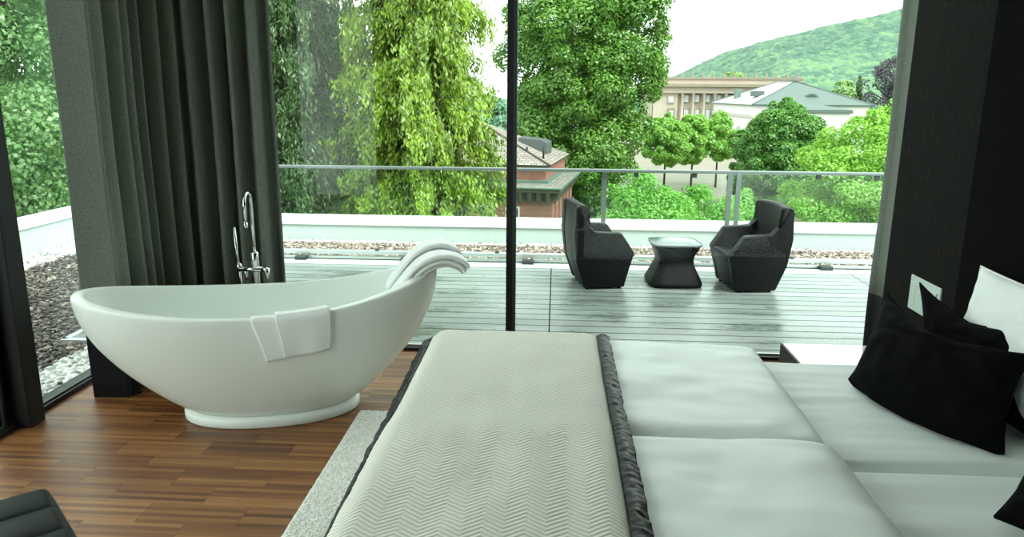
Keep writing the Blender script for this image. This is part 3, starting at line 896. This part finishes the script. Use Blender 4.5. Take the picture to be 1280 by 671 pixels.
c2 = copy_tree(ch); c2.location = (1.765, 6.86, -.003); c2.rotation_euler = (0, 0, radians(187))
c2['label'] = 'black wicker armchair right of the low table, facing left'
tb = thing('wicker_side_table', 'black wicker hourglass side table between the two armchairs', 'side table', (1.115, 6.93, -.005), radians(4)); tb.scale = (.96, .96, .95)
def sq_ring(h, z, n=10, e=5.):
    out = []
    for k in range(4*n):
        t = 2*pi*k/(4*n); c, s = cos(t), sin(t)
        out.append((math.copysign(abs(c)**(2/e), c)*h, math.copysign(abs(s)**(2/e), s)*h, z))
    return out
V, F = [], []
prof = [(.245, .0), (.255, .02), (.25, .045), (.215, .12), (.178, .20), (.168, .25), (.185, .31), (.212, .365), (.225, .392)]
for h, z in prof: V += sq_ring(h, z)
K = 40
for j in range(len(prof)-1):
    for k in range(K): F.append((j*K+k, j*K+(k+1) % K, (j+1)*K+(k+1) % K, (j+1)*K+k))
F.append(tuple(range(K))[::-1]); F.append(tuple((len(prof)-1)*K+k for k in range(K)))
pyobj('woven_body', V, F, M['weave'], tb, True)
V, F = [], []
prof = [(.222, .392), (.236, .396), (.24, .404), (.236, .412), (.20, .415)]
for h, z in prof: V += sq_ring(h, z)
for j in range(len(prof)-1):
    for k in range(K): F.append((j*K+k, j*K+(k+1) % K, (j+1)*K+(k+1) % K, (j+1)*K+k))
F.append(tuple(range(K))[::-1]); F.append(tuple((len(prof)-1)*K+k for k in range(K)))
pyobj('table_top', V, F, M['wet_plastic'], tb, True)

# ------------------------------------------------------------------ vegetation
def quads_mesh(name, C, A, Bv, tint, mat, parent):
    """diamond leaves: centre C, half axis A (long) and Bv (short)"""
    n = len(C)
    P = np.stack([C-A, C+Bv, C+A, C-Bv], 1).reshape(-1, 3)
    me = bpy.data.meshes.new(name)
    me.vertices.add(4*n); me.vertices.foreach_set('co', P.astype(np.float32).ravel())
    me.loops.add(4*n); me.loops.foreach_set('vertex_index', np.arange(4*n, dtype=np.int32))
    me.polygons.add(n); me.polygons.foreach_set('loop_start', np.arange(0, 4*n, 4, dtype=np.int32))
    me.update(calc_edges=True)
    a = me.attributes.new('tint', 'FLOAT', 'POINT'); a.data.foreach_set('value', np.repeat(np.clip(tint, 0, 1), 4).astype(np.float32))
    return link_mesh(name, me, mat, parent)
def unit(v): return v/np.maximum(1e-9, np.linalg.norm(v, axis=-1, keepdims=True))

GZ = -9.0
def trunk(parent, h, r, branches=5, spread=2., origin=(0, 0, 0), start=.45):
    V, F = tube_vf([(0, 0, 0), (.05*r, 0, h*.3), (-.1*r, .1*r, h*.6), (0, 0, h)], [r, r*.8, r*.6, r*.25], 8)
    V = list(V); F = list(F)
    for k in range(branches):
        a = 2*pi*k/branches+.4; z0 = h*(start+.45*k/max(1, branches))
        p1 = (cos(a)*spread*.4, sin(a)*spread*.4, z0+spread*.25); p2 = (cos(a)*spread, sin(a)*spread, z0+spread*.6)
        v, f = tube_vf([(0, 0, z0), p1, p2], [r*.4, r*.28, r*.1], 6)
        b = len(V); V += v; F += [tuple(i+b for i in q) for q in f]
    return pyobj('trunk', V, F, M['trunk'], parent, True)

def leafy(name, label, cat, base, prof, leaf, nleaf, mat, group=None, clumpr=.24, trunk_r=.25, ax=(1, 1), nclump=90, droop=.0, lean=(0, 0), tvar=.5):
    """crown built from clumps of leaves; prof = [(z above base, radius)...]"""
    root = thing(name, label, cat, base, 0, group)
    z0, z1 = prof[0][0], prof[-1][0]
    zs = np.array([p[0] for p in prof]); rs = np.array([p[1] for p in prof])
    zz = np.linspace(z0, z1, 200); w = np.interp(zz, zs, rs)+.05*rs.max(); cdf = np.cumsum(w); cdf /= cdf[-1]
    cz = np.interp(rng.uniform(0, 1, nclump), cdf, zz)
    R = np.interp(cz, zs, rs); th = rng.uniform(0, 2*pi, nclump)
    # more on the side towards the room
    th = np.where(rng.uniform(0, 1, nclump) < .35, -pi/2+rng.normal(0, .8, nclump), th)
    rr = R*np.sqrt(rng.uniform(.12, .98, nclump))
    cr = rs.max()*clumpr*rng.uniform(.65, 1.3, nclump)*np.clip(R/rs.max()+.35, .4, 1)
    rr = np.maximum(0, rr-cr*.45)
    cc = np.stack([rr*np.cos(th)*ax[0]+lean[0]*(cz-z0), rr*np.sin(th)*ax[1]+lean[1]*(cz-z0), cz], 1)
    pc = cr**2; pc = pc/pc.sum()
    idx = rng.choice(nclump, nleaf, p=pc)
    d = unit(rng.normal(0, 1, (nleaf, 3))+np.array([0, 0, .25]))
    out = unit(cc-np.array([lean[0]*(z1-z0)/2, lean[1]*(z1-z0)/2, (z0+z1)/2]))[idx]
    d = unit(d+.55*out)
    rad = (rng.uniform(.25, 1, nleaf)**.4*1.06)[:, None]
    C = cc[idx]+d*rad*cr[idx][:, None]*np.array([1, 1, .8])
    nrm = unit(d*.8+np.array([0, 0, .5])+rng.normal(0, .45, (nleaf, 3)))
    t = unit(np.cross(nrm, rng.normal(0, 1, (nleaf, 3)))); t[:, 2] -= droop; t = unit(t)
    b = unit(np.cross(nrm, t))
    sz = leaf*rng.uniform(.6, 1.35, (nleaf, 1))
    ctint = rng.uniform(0, 1, nclump)
    tint = (1-tvar)*.5+tvar*(.55*ctint[idx]+.45*rng.uniform(0, 1, nleaf))
    quads_mesh('foliage', C, t*sz*.62, b*sz*.42, tint, mat, root)
    trunk(root, z0+(z1-z0)*.75, trunk_r, 6, rs.max()*.6)
    return root

def conifer(name, label, base, zlo, H, Rf, nb, tufts, per, mat, leaf=(.08, .03), group=None, tr=.3, tuft=.26, hang=.5):
    root = thing(name, label, 'tree', base, 0, group)
    Cs, As, Bs, Ts = [], [], [], []
    for k in range(nb):
        q = rng.uniform(0, 1)**.95; z = zlo+(H-zlo)*q
        L = Rf(q)*rng.uniform(.62, 1.14); th = rng.uniform(0, 2*pi)
        if rng.uniform() < .35: th = -pi/2+rng.normal(0, .9)
        rad = np.array([cos(th), sin(th), 0]); tan = np.array([-sin(th), cos(th), 0])
        nt = max(3, int(tufts*L/Rf(.2)))
        s = np.linspace(.12, 1, nt)+rng.normal(0, .03, nt)
        lat = rng.normal(0, 1, nt)*(L*.16*(1.15-s)+.05)
        zz = z+L*(.14*s-.46*s*s)-.05*np.abs(lat)
        bt_ = rng.uniform(0, 1)
        for i in range(nt):
            c = rad*(L*s[i])+tan*lat[i]; c[2] += zz[i]
            n = per; g = rng.normal(0, 1, (n, 3))
            h = np.abs(rng.normal(0, hang, n))
            wdt = tuft*(.35+.65*np.exp(-h/ hang))
            P = c[None]+g*np.array([1, 1, .35])*wdt[:, None]*.6; P[:, 2] -= h
            A = rad[None]*rng.normal(.25, .35, (n, 1))+tan[None]*rng.normal(0, .45, (n, 1)); A[:, 2] -= rng.uniform(.5, 1.2, n); A = unit(A)
            nn = unit(rad[None]+np.array([0, 0, .55])+rng.normal(0, .55, (n, 3)))
            Bv = unit(np.cross(A, nn)); sc = rng.uniform(.6, 1.4, (n, 1))
            Cs.append(P); As.append(A*leaf[0]*sc); Bs.append(Bv*leaf[1]*sc)
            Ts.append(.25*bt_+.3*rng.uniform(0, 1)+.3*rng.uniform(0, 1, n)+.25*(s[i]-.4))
    quads_mesh('foliage', np.concatenate(Cs), np.concatenate(As), np.concatenate(Bs), np.concatenate(Ts), mat, root)
    V, F = tube_vf([(0, 0, 0), (0, 0, H*.5), (0, 0, H*.98)], [tr, tr*.6, .03], 8)
    V = list(V); F = list(F)
    for k in range(80):
        z = zlo+(H-zlo)*k/82; q = k/82; L = Rf(q)*.8; a = k*2.4
        v, f = tube_vf([(0, 0, z), (cos(a)*L*.5, sin(a)*L*.5, z-.02*L), (cos(a)*L, sin(a)*L, z-.3*L)], [.05, .035, .012], 5)
        b = len(V); V += v; F += [tuple(i+b for i in qq) for qq in f]
    pyobj('trunk', V, F, M['trunk'], root, True)
    return root

LM = {
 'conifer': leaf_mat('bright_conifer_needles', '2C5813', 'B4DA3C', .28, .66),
 'spruce': leaf_mat('dark_spruce_needles', '2C4F24', '6E9A4A'),
 'linden': leaf_mat('linden_leaves', '357222', '96CA52', .25, .68),
 'park': leaf_mat('park_tree_leaves', '6FAE3E', 'A9DB62', .42, .82),
 'round': leaf_mat('dark_round_tree_leaves', '3F7C30', '8CC85A', .3, .72),
 'acid': leaf_mat('yellow_green_leaves', '74B83A', 'B8E65C', .42, .8),
 'shrub': leaf_mat('shrub_leaves', '5FA63A', 'A2DB60', .4, .78),
 'chestnut': leaf_mat('chestnut_leaves', '4A8440', 'A8D888', .4, .62),
 'beech': leaf_mat('copper_beech_leaves', '4A4A4E', '6E6A70', .2),
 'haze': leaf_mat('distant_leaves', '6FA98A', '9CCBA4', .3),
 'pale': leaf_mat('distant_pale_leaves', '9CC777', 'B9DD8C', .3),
}

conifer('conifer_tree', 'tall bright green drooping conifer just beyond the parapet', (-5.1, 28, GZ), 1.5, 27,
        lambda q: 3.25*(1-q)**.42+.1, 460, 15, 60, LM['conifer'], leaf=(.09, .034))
conifer('conifer_tree', 'dark conifer in the gap behind the bright conifer and the spruce', (-12.2, 38, GZ), 1.0, 30, lambda q: 4.6*(1-q)**.45+.1, 420, 11, 50, LM['spruce'], leaf=(.14, .045), hang=.7)
conifer('conifer_tree', 'darker spruce half hidden by the grey curtain, left of the bright conifer', (-10.6, 29.5, GZ), 1.0, 27,
        lambda q: 4.2*(1-q)**.5+.1, 440, 14, 55, LM['spruce'], leaf=(.10, .028), hang=.7)
leafy('leafy_tree', 'large broad leafy tree rising behind the brick house', 'tree', (2.4, 69, GZ),
      [(1.0, 3.2), (4, 5.6), (8, 6.3), (11, 6.6), (13.5, 7.4), (18, 7.5), (22, 5.8), (26, 1.8)], .23, 150000, LM['linden'], None, .19, .6, nclump=340)
ch_pts = [(-15.2, 18.5, 'pale leafed chestnut tree filling the left window pane'), (-20.5, 25.5, 'chestnut tree farther back behind the left window pane')]
leafy('leafy_tree', ch_pts[0][2], 'tree', (-14.6, 19.0, GZ), [(1.5, 2.6), (5, 4.2), (10, 4.6), (15, 3.6), (18, 1.)], .095, 190000, LM['chestnut'], None, .22, .35, nclump=130, droop=.6)
leafy('leafy_tree', ch_pts[1][2], 'tree', (-20.5, 22.5, GZ), [(1.5, 3.6), (5, 5.2), (11, 5.6), (16, 4.2), (20, 1.)], .15, 90000, LM['chestnut'], None, .22, .35, nclump=120, droop=.6)
leafy('leafy_tree', 'leafy tree in the gap between the left chestnut and the spruce', 'tree', (-16.5, 33, GZ), [(1.5, 3.6), (5, 5.2), (11, 5.0), (16, 3.8), (19, 1.)], .24, 36000, LM['chestnut'], None, .22, .35, nclump=110)
leafy('leafy_tree', 'far chestnut filling the space behind the two left trees', 'tree', (-29, 41, GZ), [(.5, 5.5), (5, 7.5), (11, 7.5), (17, 5.8), (22, 1.5)], .26, 60000, LM['chestnut'], None, .2, .4, nclump=140)
# park row
for (px, pr, yy, lab) in ((832, 30, 84, 'young park tree beside the big leafy tree, left end of the park row'),
                          (866, 27, 88, 'young park tree in front of the sandstone palace, middle of the park row'),
                          (897, 27, 92, 'young park tree left of the white house wall, right end of the park row')):
    b = at(px, 190, yy); rr = pr*yy/930
    leafy('park_tree', lab, 'tree', (b.x, yy, GZ), [(3.6, rr*.55), (4.8, rr), (6.6, rr), (8.2, rr*.5), (8.8, rr*.1)], .24, 20000, LM['park'], 'young trees in the park', .24, .14, nclump=90)
b = at(976, 200, 72)
leafy('leafy_tree', 'dense dome shaped green tree in front of the white house', 'tree', (b.x, 72, GZ), [(-.5, 2.4), (2, 3.9), (5, 4.3), (7.5, 3.6), (9.4, 2.2), (10.4, .5)], .19, 100000, LM['round'], None, .215, .3, nclump=220)
b = at(943, 200, 76)
leafy('leafy_tree', 'smaller dark tree directly left of the dome shaped tree', 'tree', (b.x-.6, 77, GZ), [(1.5, 1.5), (3, 2.3), (5.5, 2.3), (7.2, 1.3), (8.1, .3)], .20, 20000, LM['round'], None, .26, .2, nclump=40)
b = at(1075, 200, 52)
leafy('leafy_tree', 'spreading yellow green tree right of the dome shaped tree', 'tree', (b.x+.6, 52, GZ), [(-1.5, 3.0), (1, 5.0), (4, 5.4), (6.5, 4.4), (8.6, 2.6), (9.6, .6)], .17, 80000, LM['acid'], None, .19, .3, nclump=200)
b = at(1125, 150, 58)
leafy('leafy_tree', 'yellow green tree at the right curtain behind the spreading tree', 'tree', (b.x+1, 60, GZ), [(1, 3.0), (4, 4.4), (8, 3.6), (10.2, 1.6), (11, .4)], .18, 26000, LM['acid'], None, .24, .3, nclump=90)
for (px, yy, hh, rr, lab) in ((797, 40, 6.5, 3.1, 'bright shrub seen through the railing glass between the two armchairs'),
                              (868, 42, 5.8, 2.7, 'lower bright shrub beside the wide railing post'),
                              (925, 46, 5.0, 1.9, 'shrub behind the wide railing post under the dome shaped tree'),
                              (835, 47, 4.6, 2.4, 'low shrub filling the space between the two bright shrubs'),
                              (752, 44, 3.6, 2.0, 'dark low shrub at the foot of the big leafy tree')):
    b = at(px, 250, yy)
    leafy('shrub', lab, 'shrub', (b.x, yy, GZ), [(-.5, rr), (hh*.4, rr*1.2), (hh*.75, rr), (hh, rr*.3)], .13, 34000, LM['shrub'] if px != 752 else LM['linden'], None, .26, .1, nclump=90)
b = at(1112, 118, 150)
leafy('leafy_tree', 'dark purple copper beech beside the white house roof', 'tree', (b.x+22, 203, GZ), [(2, 8.5), (8, 10), (14, 9.4), (18, 6), (20.5, 1)], .42, 22000, LM['beech'], None, .18, .5, nclump=150)
b = at(1062, 120, 185)
leafy('leafy_tree', 'pale green tree behind the right slope of the white house roof', 'tree', (b.x, 190, GZ), [(3, 4), (8, 5), (13, 4), (15.5, 1)], .6, 3500, LM['pale'], None, .26, .4, nclump=30)
b = at(1077, 120, 180)
conifer('conifer_tree', 'small dark pointed conifer by the copper beech', (b.x, 182, GZ), 5, 15.5, lambda q: 2.0*(1-q)+.1, 90, 5, 12, LM['spruce'], leaf=(.35, .12), tr=.2)
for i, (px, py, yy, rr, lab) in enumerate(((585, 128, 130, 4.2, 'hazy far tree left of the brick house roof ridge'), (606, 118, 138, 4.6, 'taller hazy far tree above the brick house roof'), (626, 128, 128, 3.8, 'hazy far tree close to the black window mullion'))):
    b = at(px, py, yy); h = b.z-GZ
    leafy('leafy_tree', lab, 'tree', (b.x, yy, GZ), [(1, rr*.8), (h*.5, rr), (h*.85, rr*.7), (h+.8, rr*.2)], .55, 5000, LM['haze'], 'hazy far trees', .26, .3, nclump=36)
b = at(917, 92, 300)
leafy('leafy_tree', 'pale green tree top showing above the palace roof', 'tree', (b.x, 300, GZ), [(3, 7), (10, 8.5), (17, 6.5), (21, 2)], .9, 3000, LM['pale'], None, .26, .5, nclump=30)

# ------------------------------------------------------------------ ground and hill
struct(obj('park_ground', B(-260, 400, 9.6, 420, GZ-1, GZ), M['park']))
struct(obj('lawn', B(-200, 7, 9.8, 78, GZ-.5, GZ+.03), M['lawn']))
struct(obj('lawn', B(36, 300, 40, 380, GZ-.5, GZ+.03), M['lawn']))
struct(obj('lawn', B(-260, -16, 78, 380, GZ-.5, GZ+.03), M['lawn']))
V, F = [], []; nx, ny = 300, 130
for j in range(ny+1):
    for i in range(nx+1):
        x = -120+600*i/nx; y = 385+260*j/ny
        crest = float(np.interp(x, [-260, 0, 55, 93, 131, 179, 217, 300, 640], [8, 10, 17, 29, 47, 59, 68, 78, 60]))
        t = min(1, (y-385)/115)
        z = GZ-4+crest*t**.75
        z += 2.2*abs(nz(x*.13, y*.13, 1))+1.6*abs(nz(x*.3, y*.3, 3))+2.5*nz(x*.025, y*.025, 7)
        V.append((x, y, z))
for j in range(ny):
    for i in range(nx):
        a = j*(nx+1)+i; F.append((a, a+1, a+nx+2, a+nx+1))
struct(pyobj('forest_hill', V, F, M['hill'], None, True))

# ------------------------------------------------------------------ brick house
def uvquad(name, quads, mat, parent, scale=1.0):
    """quads with UV metres along (u along first edge, v up the slope)"""
    me = bpy.data.meshes.new(name); V = []; F = []; UV = []
    for q in quads:
        q = [Vector(p) for p in q]; b = len(V); V += q; F.append(tuple(range(b, b+len(q))))
        ux = (q[1]-q[0]).normalized(); n = (q[1]-q[0]).cross(q[2]-q[0]).normalized(); vx = n.cross(ux)
        UV += [((p-q[0]).dot(ux)*scale, (p-q[0]).dot(vx)*scale) for p in q]
    me.from_pydata(V, [], F); me.update()
    l = me.uv_layers.new(name='UVMap')
    for i, uv in enumerate(UV): l.data[i].uv = uv
    o = link_mesh(name, me, mat, parent)
    sm = o.modifiers.new('thick', 'SOLIDIFY'); sm.thickness = .08; sm.offset = -1
    return o
bh = thing('brick_house', 'red brick house with grey tiled hip roof and stone cornice', 'house', (-.2, 50, GZ), radians(-8))
Lh, Dh = 15.0, 11.0
zc0, zc1, zsk, zev, zap = 3.77, 4.62, 5.22, 6.02, 8.95   # above ground
obj('brick_wall', B(-Lh, 0, 0, Dh, 0, zc0), M['brick'], bh)
obj('frieze', B(-Lh-.05, .05, -.05, Dh+.05, zc0, zc1-.25), M['stone_dark'], bh)
obj('cornice', B(-Lh-.55, .55, -.55, Dh+.55, zc1-.25, zc1, bev=.06), M['stone_carved'], bh)
obj('gutter', B(-Lh-.68, .68, -.68, Dh+.68, zc1, zc1+.13, bev=.04), M['copper'], bh)
for k in range(18):
    x = -.25-k*.62
    obj('bracket', prism(bmesh.new(), [(-.52, 0), (-.05, 0), (-.05, -.75), (-.2, -.7), (-.36, -.35)], lambda a, b, x=x: Vector((x-.13, a, zc1-.25+b)), lambda a, b, x=x: Vector((x+.13, a, zc1-.25+b)), bev=.02), M['stone_carved'], bh)
for k in range(14):
    y = .35+k*.75
    obj('bracket', prism(bmesh.new(), [(.52, 0), (.05, 0), (.05, -.75), (.2, -.7), (.36, -.35)], lambda a, b, y=y: Vector((a, y-.13, zc1-.25+b)), lambda a, b, y=y: Vector((a, y+.13, zc1-.25+b)), bev=.02), M['stone_carved'], bh)
s0, s1 = .62, -.45
zt, zb_ = zc1+.30, zc1+.13
uvquad('skirt_roof', [[(-Lh-s0, -s0, zb_), (s0, -s0, zb_), (s1, -s1, zt), (-Lh-s1, -s1, zt)],
                      [(s0, -s0, zb_), (s0, Dh+s0, zb_), (s1, Dh-s1*-1, zt), (s1, -s1, zt)]], M['tile'], bh)
obj('ledge', B(-Lh+.35, -.35, .35, Dh-.35, zt-.1, zt+.18, bev=.03), M['copper'], bh)
obj('attic_wall', B(-Lh+.55, -.55, .55, Dh-.55, zt, zev), M['brick'], bh)
obj('eave_gutter', B(-Lh+.3, -.3, .3, Dh-.3, zev-.02, zev+.12, bev=.03), M['copper'], bh)
e = .22
A_, B_, C_, D_ = (-Lh+e, e, zev+.12), (-e, e, zev+.12), (-e, Dh-e, zev+.12), (-Lh+e, Dh-e, zev+.12)
R1, R2 = (-6.7, Dh/2, zap), (-Lh+5.6, Dh/2, zap)
uvquad('hip_roof', [[A_, B_, R1, R2], [B_, C_, R1], [C_, D_, R2, R1], [D_, A_, R2]], M['tile'], bh)
tube('ridge_cap', [B_, R1], .09, M['tile'], bh, 8); tube('ridge_cap', [R1, R2], .09, M['tile'], bh, 8)
# dormer on the right slope
obj('dormer', prism(bmesh.new(), [(-3.2, 6.3), (-1.1, 6.3), (-1.1, 7.35), (-1.5, 7.55), (-3.2, 7.7)], lambda a, b: Vector((a, 4.6, b)), lambda a, b: Vector((a, 6.8, b)), bev=.03), M['zinc'], bh)
for (x, y) in ((-2.05, 1.7), (-.95, 2.0)):
    tube('vent_pipe', [(x, y, 6.4), (x, y, 7.25)], .07, M['steel_dark'], bh, 8)
for k in range(6):
    x = -2.7-k*1.75
    w = obj('window', B(x-.5, x+.5, -.06, .04, 1.4, 3.35, bev=.02), M['render_white'], bh)
    for s in (-1, 1): obj('window_glass', B(x+s*.22-.17, x+s*.22+.17, -.08, -.055, 1.5, 3.25), M['far_dark'], w)
for k in range(5):
    y = 1.3+k*1.9
    obj('wall_pilaster', B(.0, .10, y, y+.55, 0, zc0), M['brick'], bh)

# ------------------------------------------------------------------ palace
PY = 200.0
def pp(x, y): return at(x, y, PY)
pal = thing('palace', 'sandstone palace with columned facade and roof statues in the distance', 'palace', (pp(900, 150).x, PY, GZ))
po = pal.location
def pbox(name, x0, x1, y0, y1, dy0, dy1, mat, par=pal, bev=0):
    a, b = pp(x0, y1), pp(x1, y0)
    q = par.matrix_basis.translation if False else po
    return obj(name, B(a.x-po.x, b.x-po.x, dy0, dy1, a.z-po.z, b.z-po.z, bev=bev), mat, pal)
pbox('main_wall', 812, 1006, 113, 215, 0, 30, M['sand_lt'])
pbox('left_bay', 812, 847, 113, 215, -1.0, 1, M['sand_lt'])
pbox('entablature', 810, 1008, 107.5, 116, -1.8, 30, M['sand_pk'])
pbox('cornice', 809, 1009, 105.5, 108.5, -2.6, 30, M['sand_dk'], bev=.1)
pbox('attic_parapet', 822, 1002, 98.6, 106, -1.0, 8, M['sand_pk'])
pbox('parapet_cap', 821, 1003, 97.4, 98.8, -1.3, 8, M['sand_dk'])
pbox('base_band', 812, 1006, 151.5, 156, -1.8, 1, M['sand_dk'])
pbox('ground_storey', 812, 1006, 156, 215, -1.6, 1, M['sand_lt'])
for k in range(12):
    cx_ = 850.5+k*13.4
    a, b = pp(cx_, 151), pp(cx_, 116.5); r = .40*1.0
    lathe('column', [(r*1.35, 0), (r*1.35, .35), (r, .5), (r*.86, b.z-a.z-.7), (r*1.3, b.z-a.z-.3), (r*1.3, b.z-a.z)], M['sand_pk'], pal, 12, (a.x-po.x, -1.1, a.z-po.z))
def pwin(cx_, y0, y1, hw=3.3):
    w = pbox('window', cx_-hw-1, cx_+hw+1, y0-1, y1+.6, -.35, .1, M['sand_dk'])
    a, b = pp(cx_-hw, y1), pp(cx_+hw, y0)
    g = obj('window_pane', B(a.x-po.x, b.x-po.x, -.45, -.3, a.z-po.z, b.z-po.z), M['far_window'], w)
    obj('window_bar', B((a.x+b.x)/2-po.x-.12, (a.x+b.x)/2-po.x+.12, -.55, -.4, a.z-po.z, b.z-po.z), M['render_white'], w)
for k in range(11):
    cx_ = 857.2+k*13.4
    pwin(cx_, 119, 127.5); pwin(cx_, 137, 149.5)
for d_ in (0,):
    w = pbox('window', 833.5, 842, 120, 129, -1.3, -.9, M['sand_pk']); pbox('window_pane', 835, 840.5, 121, 128, -1.4, -1.2, M['far_window'])
    w = pbox('window', 833, 842.5, 135, 149.5, -1.3, -.9, M['sand_dk']); pbox('window_pane', 835, 840.5, 138, 149, -1.4, -1.2, M['far_window'])
for k in range(12):
    cx_ = 852+k*13.2
    a, b = pp(cx_, 97.6), pp(cx_, 91.5); h = b.z-a.z
    lathe('roof_statue', [(.42, 0), (.42, .3*h), (.22, .34*h), (.34, .55*h), (.36, .72*h), (.13, .8*h), (.2, .88*h), (.15, .97*h), (.02, h)], M['sand_dk'], pal, 8, (a.x-po.x, 0, a.z-po.z))

# ------------------------------------------------------------------ white house
WY = 150.0
def wp(x, y, yy=WY): return at(x, y, yy)
c = wp(943, 131)
wh = thing('white_house', 'white classical house with grey hip roof and small portico', 'house', (c.x, WY, GZ))
xw = wp(1087, 131).x-c.x; dep = 38.0; ze = c.z-GZ; za = wp(1005, 102, WY+14).z-GZ; xm = xw/2+.2
obj('main_wall', B(0, xw, 0, dep, 0, ze), M['render_white'], wh)
zl_ = wp(943, 146).z-GZ
obj('string_course', B(-.4, xw+.6, -.5, dep, zl_-.25, zl_+.35, bev=.05), M['render_trim'], wh)
obj('lower_storey', B(-.15, xw+.35, -.25, dep, 0, zl_-.25), M['render_white'], wh)
obj('eave', B(-.5, xw+.5, -.5, dep+.5, ze-.15, ze+.12, bev=.04), M['zinc'], wh)
a_, b_, c_, d_ = (-.55, -.55, ze+.1), (xw+.55, -.55, ze+.1), (xw+.55, dep+.5, ze+.1), (-.55, dep+.5, ze+.1)
r1, r2 = (xm, 12.5, za), (xm, dep-12.5, za)
def tri(name, quads, mat):
    bm = bmesh.new()
    for q in quads: bm.faces.new([bm.verts.new(p) for p in q])
    o = obj(name, bm, mat, wh); sm = o.modifiers.new('thick', 'SOLIDIFY'); sm.thickness = .2; sm.offset = -1; return o
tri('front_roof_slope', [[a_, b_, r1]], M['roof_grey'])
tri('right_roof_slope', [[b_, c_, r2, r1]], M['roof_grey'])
tri('left_roof_slope', [[d_, a_, r1, r2]], M['roof_lit'])
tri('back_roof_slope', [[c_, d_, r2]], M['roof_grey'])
tube('ridge_cap', [r1, r2], .2, M['zinc'], wh, 8)
tube('ridge_cap', [a_, r1], .14, M['zinc'], wh, 8); tube('ridge_cap', [b_, r1], .14, M['zinc'], wh, 8)
lathe('roof_finial', [(.5, -.2), (.3, .4), (.1, .8), (.02, 1.3)], M['zinc'], wh, 10, r1)
# eyelid dormer on the front slope
p = wp(1012, 119.5, WY+5); loc = (p.x-c.x, 4.2, p.z-GZ)
bm = bmesh.new(); prism(bm, [(cos(t)*1.5, sin(t)*1.1) for t in np.linspace(0, pi, 14)], lambda a, b: Vector((loc[0]+a, loc[1]-.6, loc[2]+b-.7)), lambda a, b: Vector((loc[0]+a, loc[1]+2.4, loc[2]+b-.7)))
dm = obj('eyelid_dormer', bm, M['roof_grey'], wh)
bm = bmesh.new(); prism(bm, [(cos(t)*1.0, sin(t)*.75) for t in np.linspace(0, pi, 14)], lambda a, b: Vector((loc[0]+a, loc[1]-.75, loc[2]+b-.6)), lambda a, b: Vector((loc[0]+a, loc[1]-.55, loc[2]+b-.6)))
obj('dormer_glass', bm, M['far_dark'], dm)
p = wp(921, 125, 175); hx, hz = p.x-c.x, p.z-GZ
obj('chimney', B(hx-.65, hx+.65, 24, 25.4, hz-2, hz+2.4, bev=.05), M['copper'], wh)
obj('roof_hatch', B(2.2, 4.4, 10, 13, ze+1.6, ze+2.7, bev=.1), M['zinc'], wh)
# portico
p0, p1 = wp(1012, 140.5, WY-5), wp(1063, 140.5, WY-5); px0, px1 = p0.x-c.x-7.0, p1.x-c.x; pz = p0.z-GZ
obj('portico_beam', B(px0, px1, -5, 0, pz-3.4, pz-.1, bev=.05), M['render_white'], wh)
obj('portico_cornice', B(px0-.4, px1+.4, -5.4, 0, pz-.15, pz+.25, bev=.05), M['zinc'], wh)
pm = (px0+px1)/2
tri('portico_roof', [[(px0-.3, -5.3, pz+.25), (px1+.3, -5.3, pz+.25), (pm, -.3, pz+1.75)], [(px1+.3, -5.3, pz+.25), (px1+.3, -.1, pz+.25), (pm, -.1, pz+1.75)], [(px0-.3, -.1, pz+.25), (px0-.3, -5.3, pz+.25), (pm, -.1, pz+1.75)]], M['roof_grey'])
for k in range(6):
    x = px0+.6+(px1-px0-1.2)*k/5
    lathe('portico_column', [(.5, 0), (.42, .4), (.36, pz-4), (.5, pz-3.4)], M['render_white'], wh, 12, (x, -4.6, 0))
for k in range(5):
    y = 4+k*7
    w = obj('window', B(-.35, -.1, y-1.3, y+1.3, 1.2, 4.8, bev=.05), M['render_trim'], wh)
    obj('window_pane', B(-.42, -.3, y-1.0, y+1.0, 1.4, 4.6), M['far_window'], w)
for k in range(7):
    x = 2.2+k*(xw-4.4)/6
    w = obj('window', B(x-1.0, x+1.0, -.45, -.2, 1.2, 4.6, bev=.05), M['render_trim'], wh)
    obj('window_pane', B(x-.75, x+.75, -.52, -.4, 1.4, 4.4), M['far_window'], w)

# ------------------------------------------------------------------ light
w = bpy.data.worlds.new('overcast_sky'); scn.world = w; w.use_nodes = True
nt = w.node_tree; nt.nodes.clear()
bg = nt.nodes.new('ShaderNodeBackground'); ou = nt.nodes.new('ShaderNodeOutputWorld')
bg.inputs[0].default_value = (.91, 1.0, .965, 1); bg.inputs[1].default_value = 1.0
nt.links.new(bg.outputs[0], ou.inputs[0])
sl = bpy.data.lights.new('veiled_sun', 'SUN'); sl.energy = 1.7; sl.angle = radians(35); sl.color = (1, .99, .94)
so = bpy.data.objects.new('veiled_sun', sl); COL.objects.link(so)
so.rotation_euler = (radians(38), 0, radians(50))

scn.view_settings.view_transform = 'Standard'; scn.view_settings.look = 'None'
scn.view_settings.gamma = 1; scn.view_settings.use_curve_mapping = False
scn.view_settings.exposure = 1.7
scn.cycles.max_bounces = 10; scn.cycles.diffuse_bounces = 6; scn.cycles.transparent_max_bounces = 24
scn.cycles.use_denoising = True
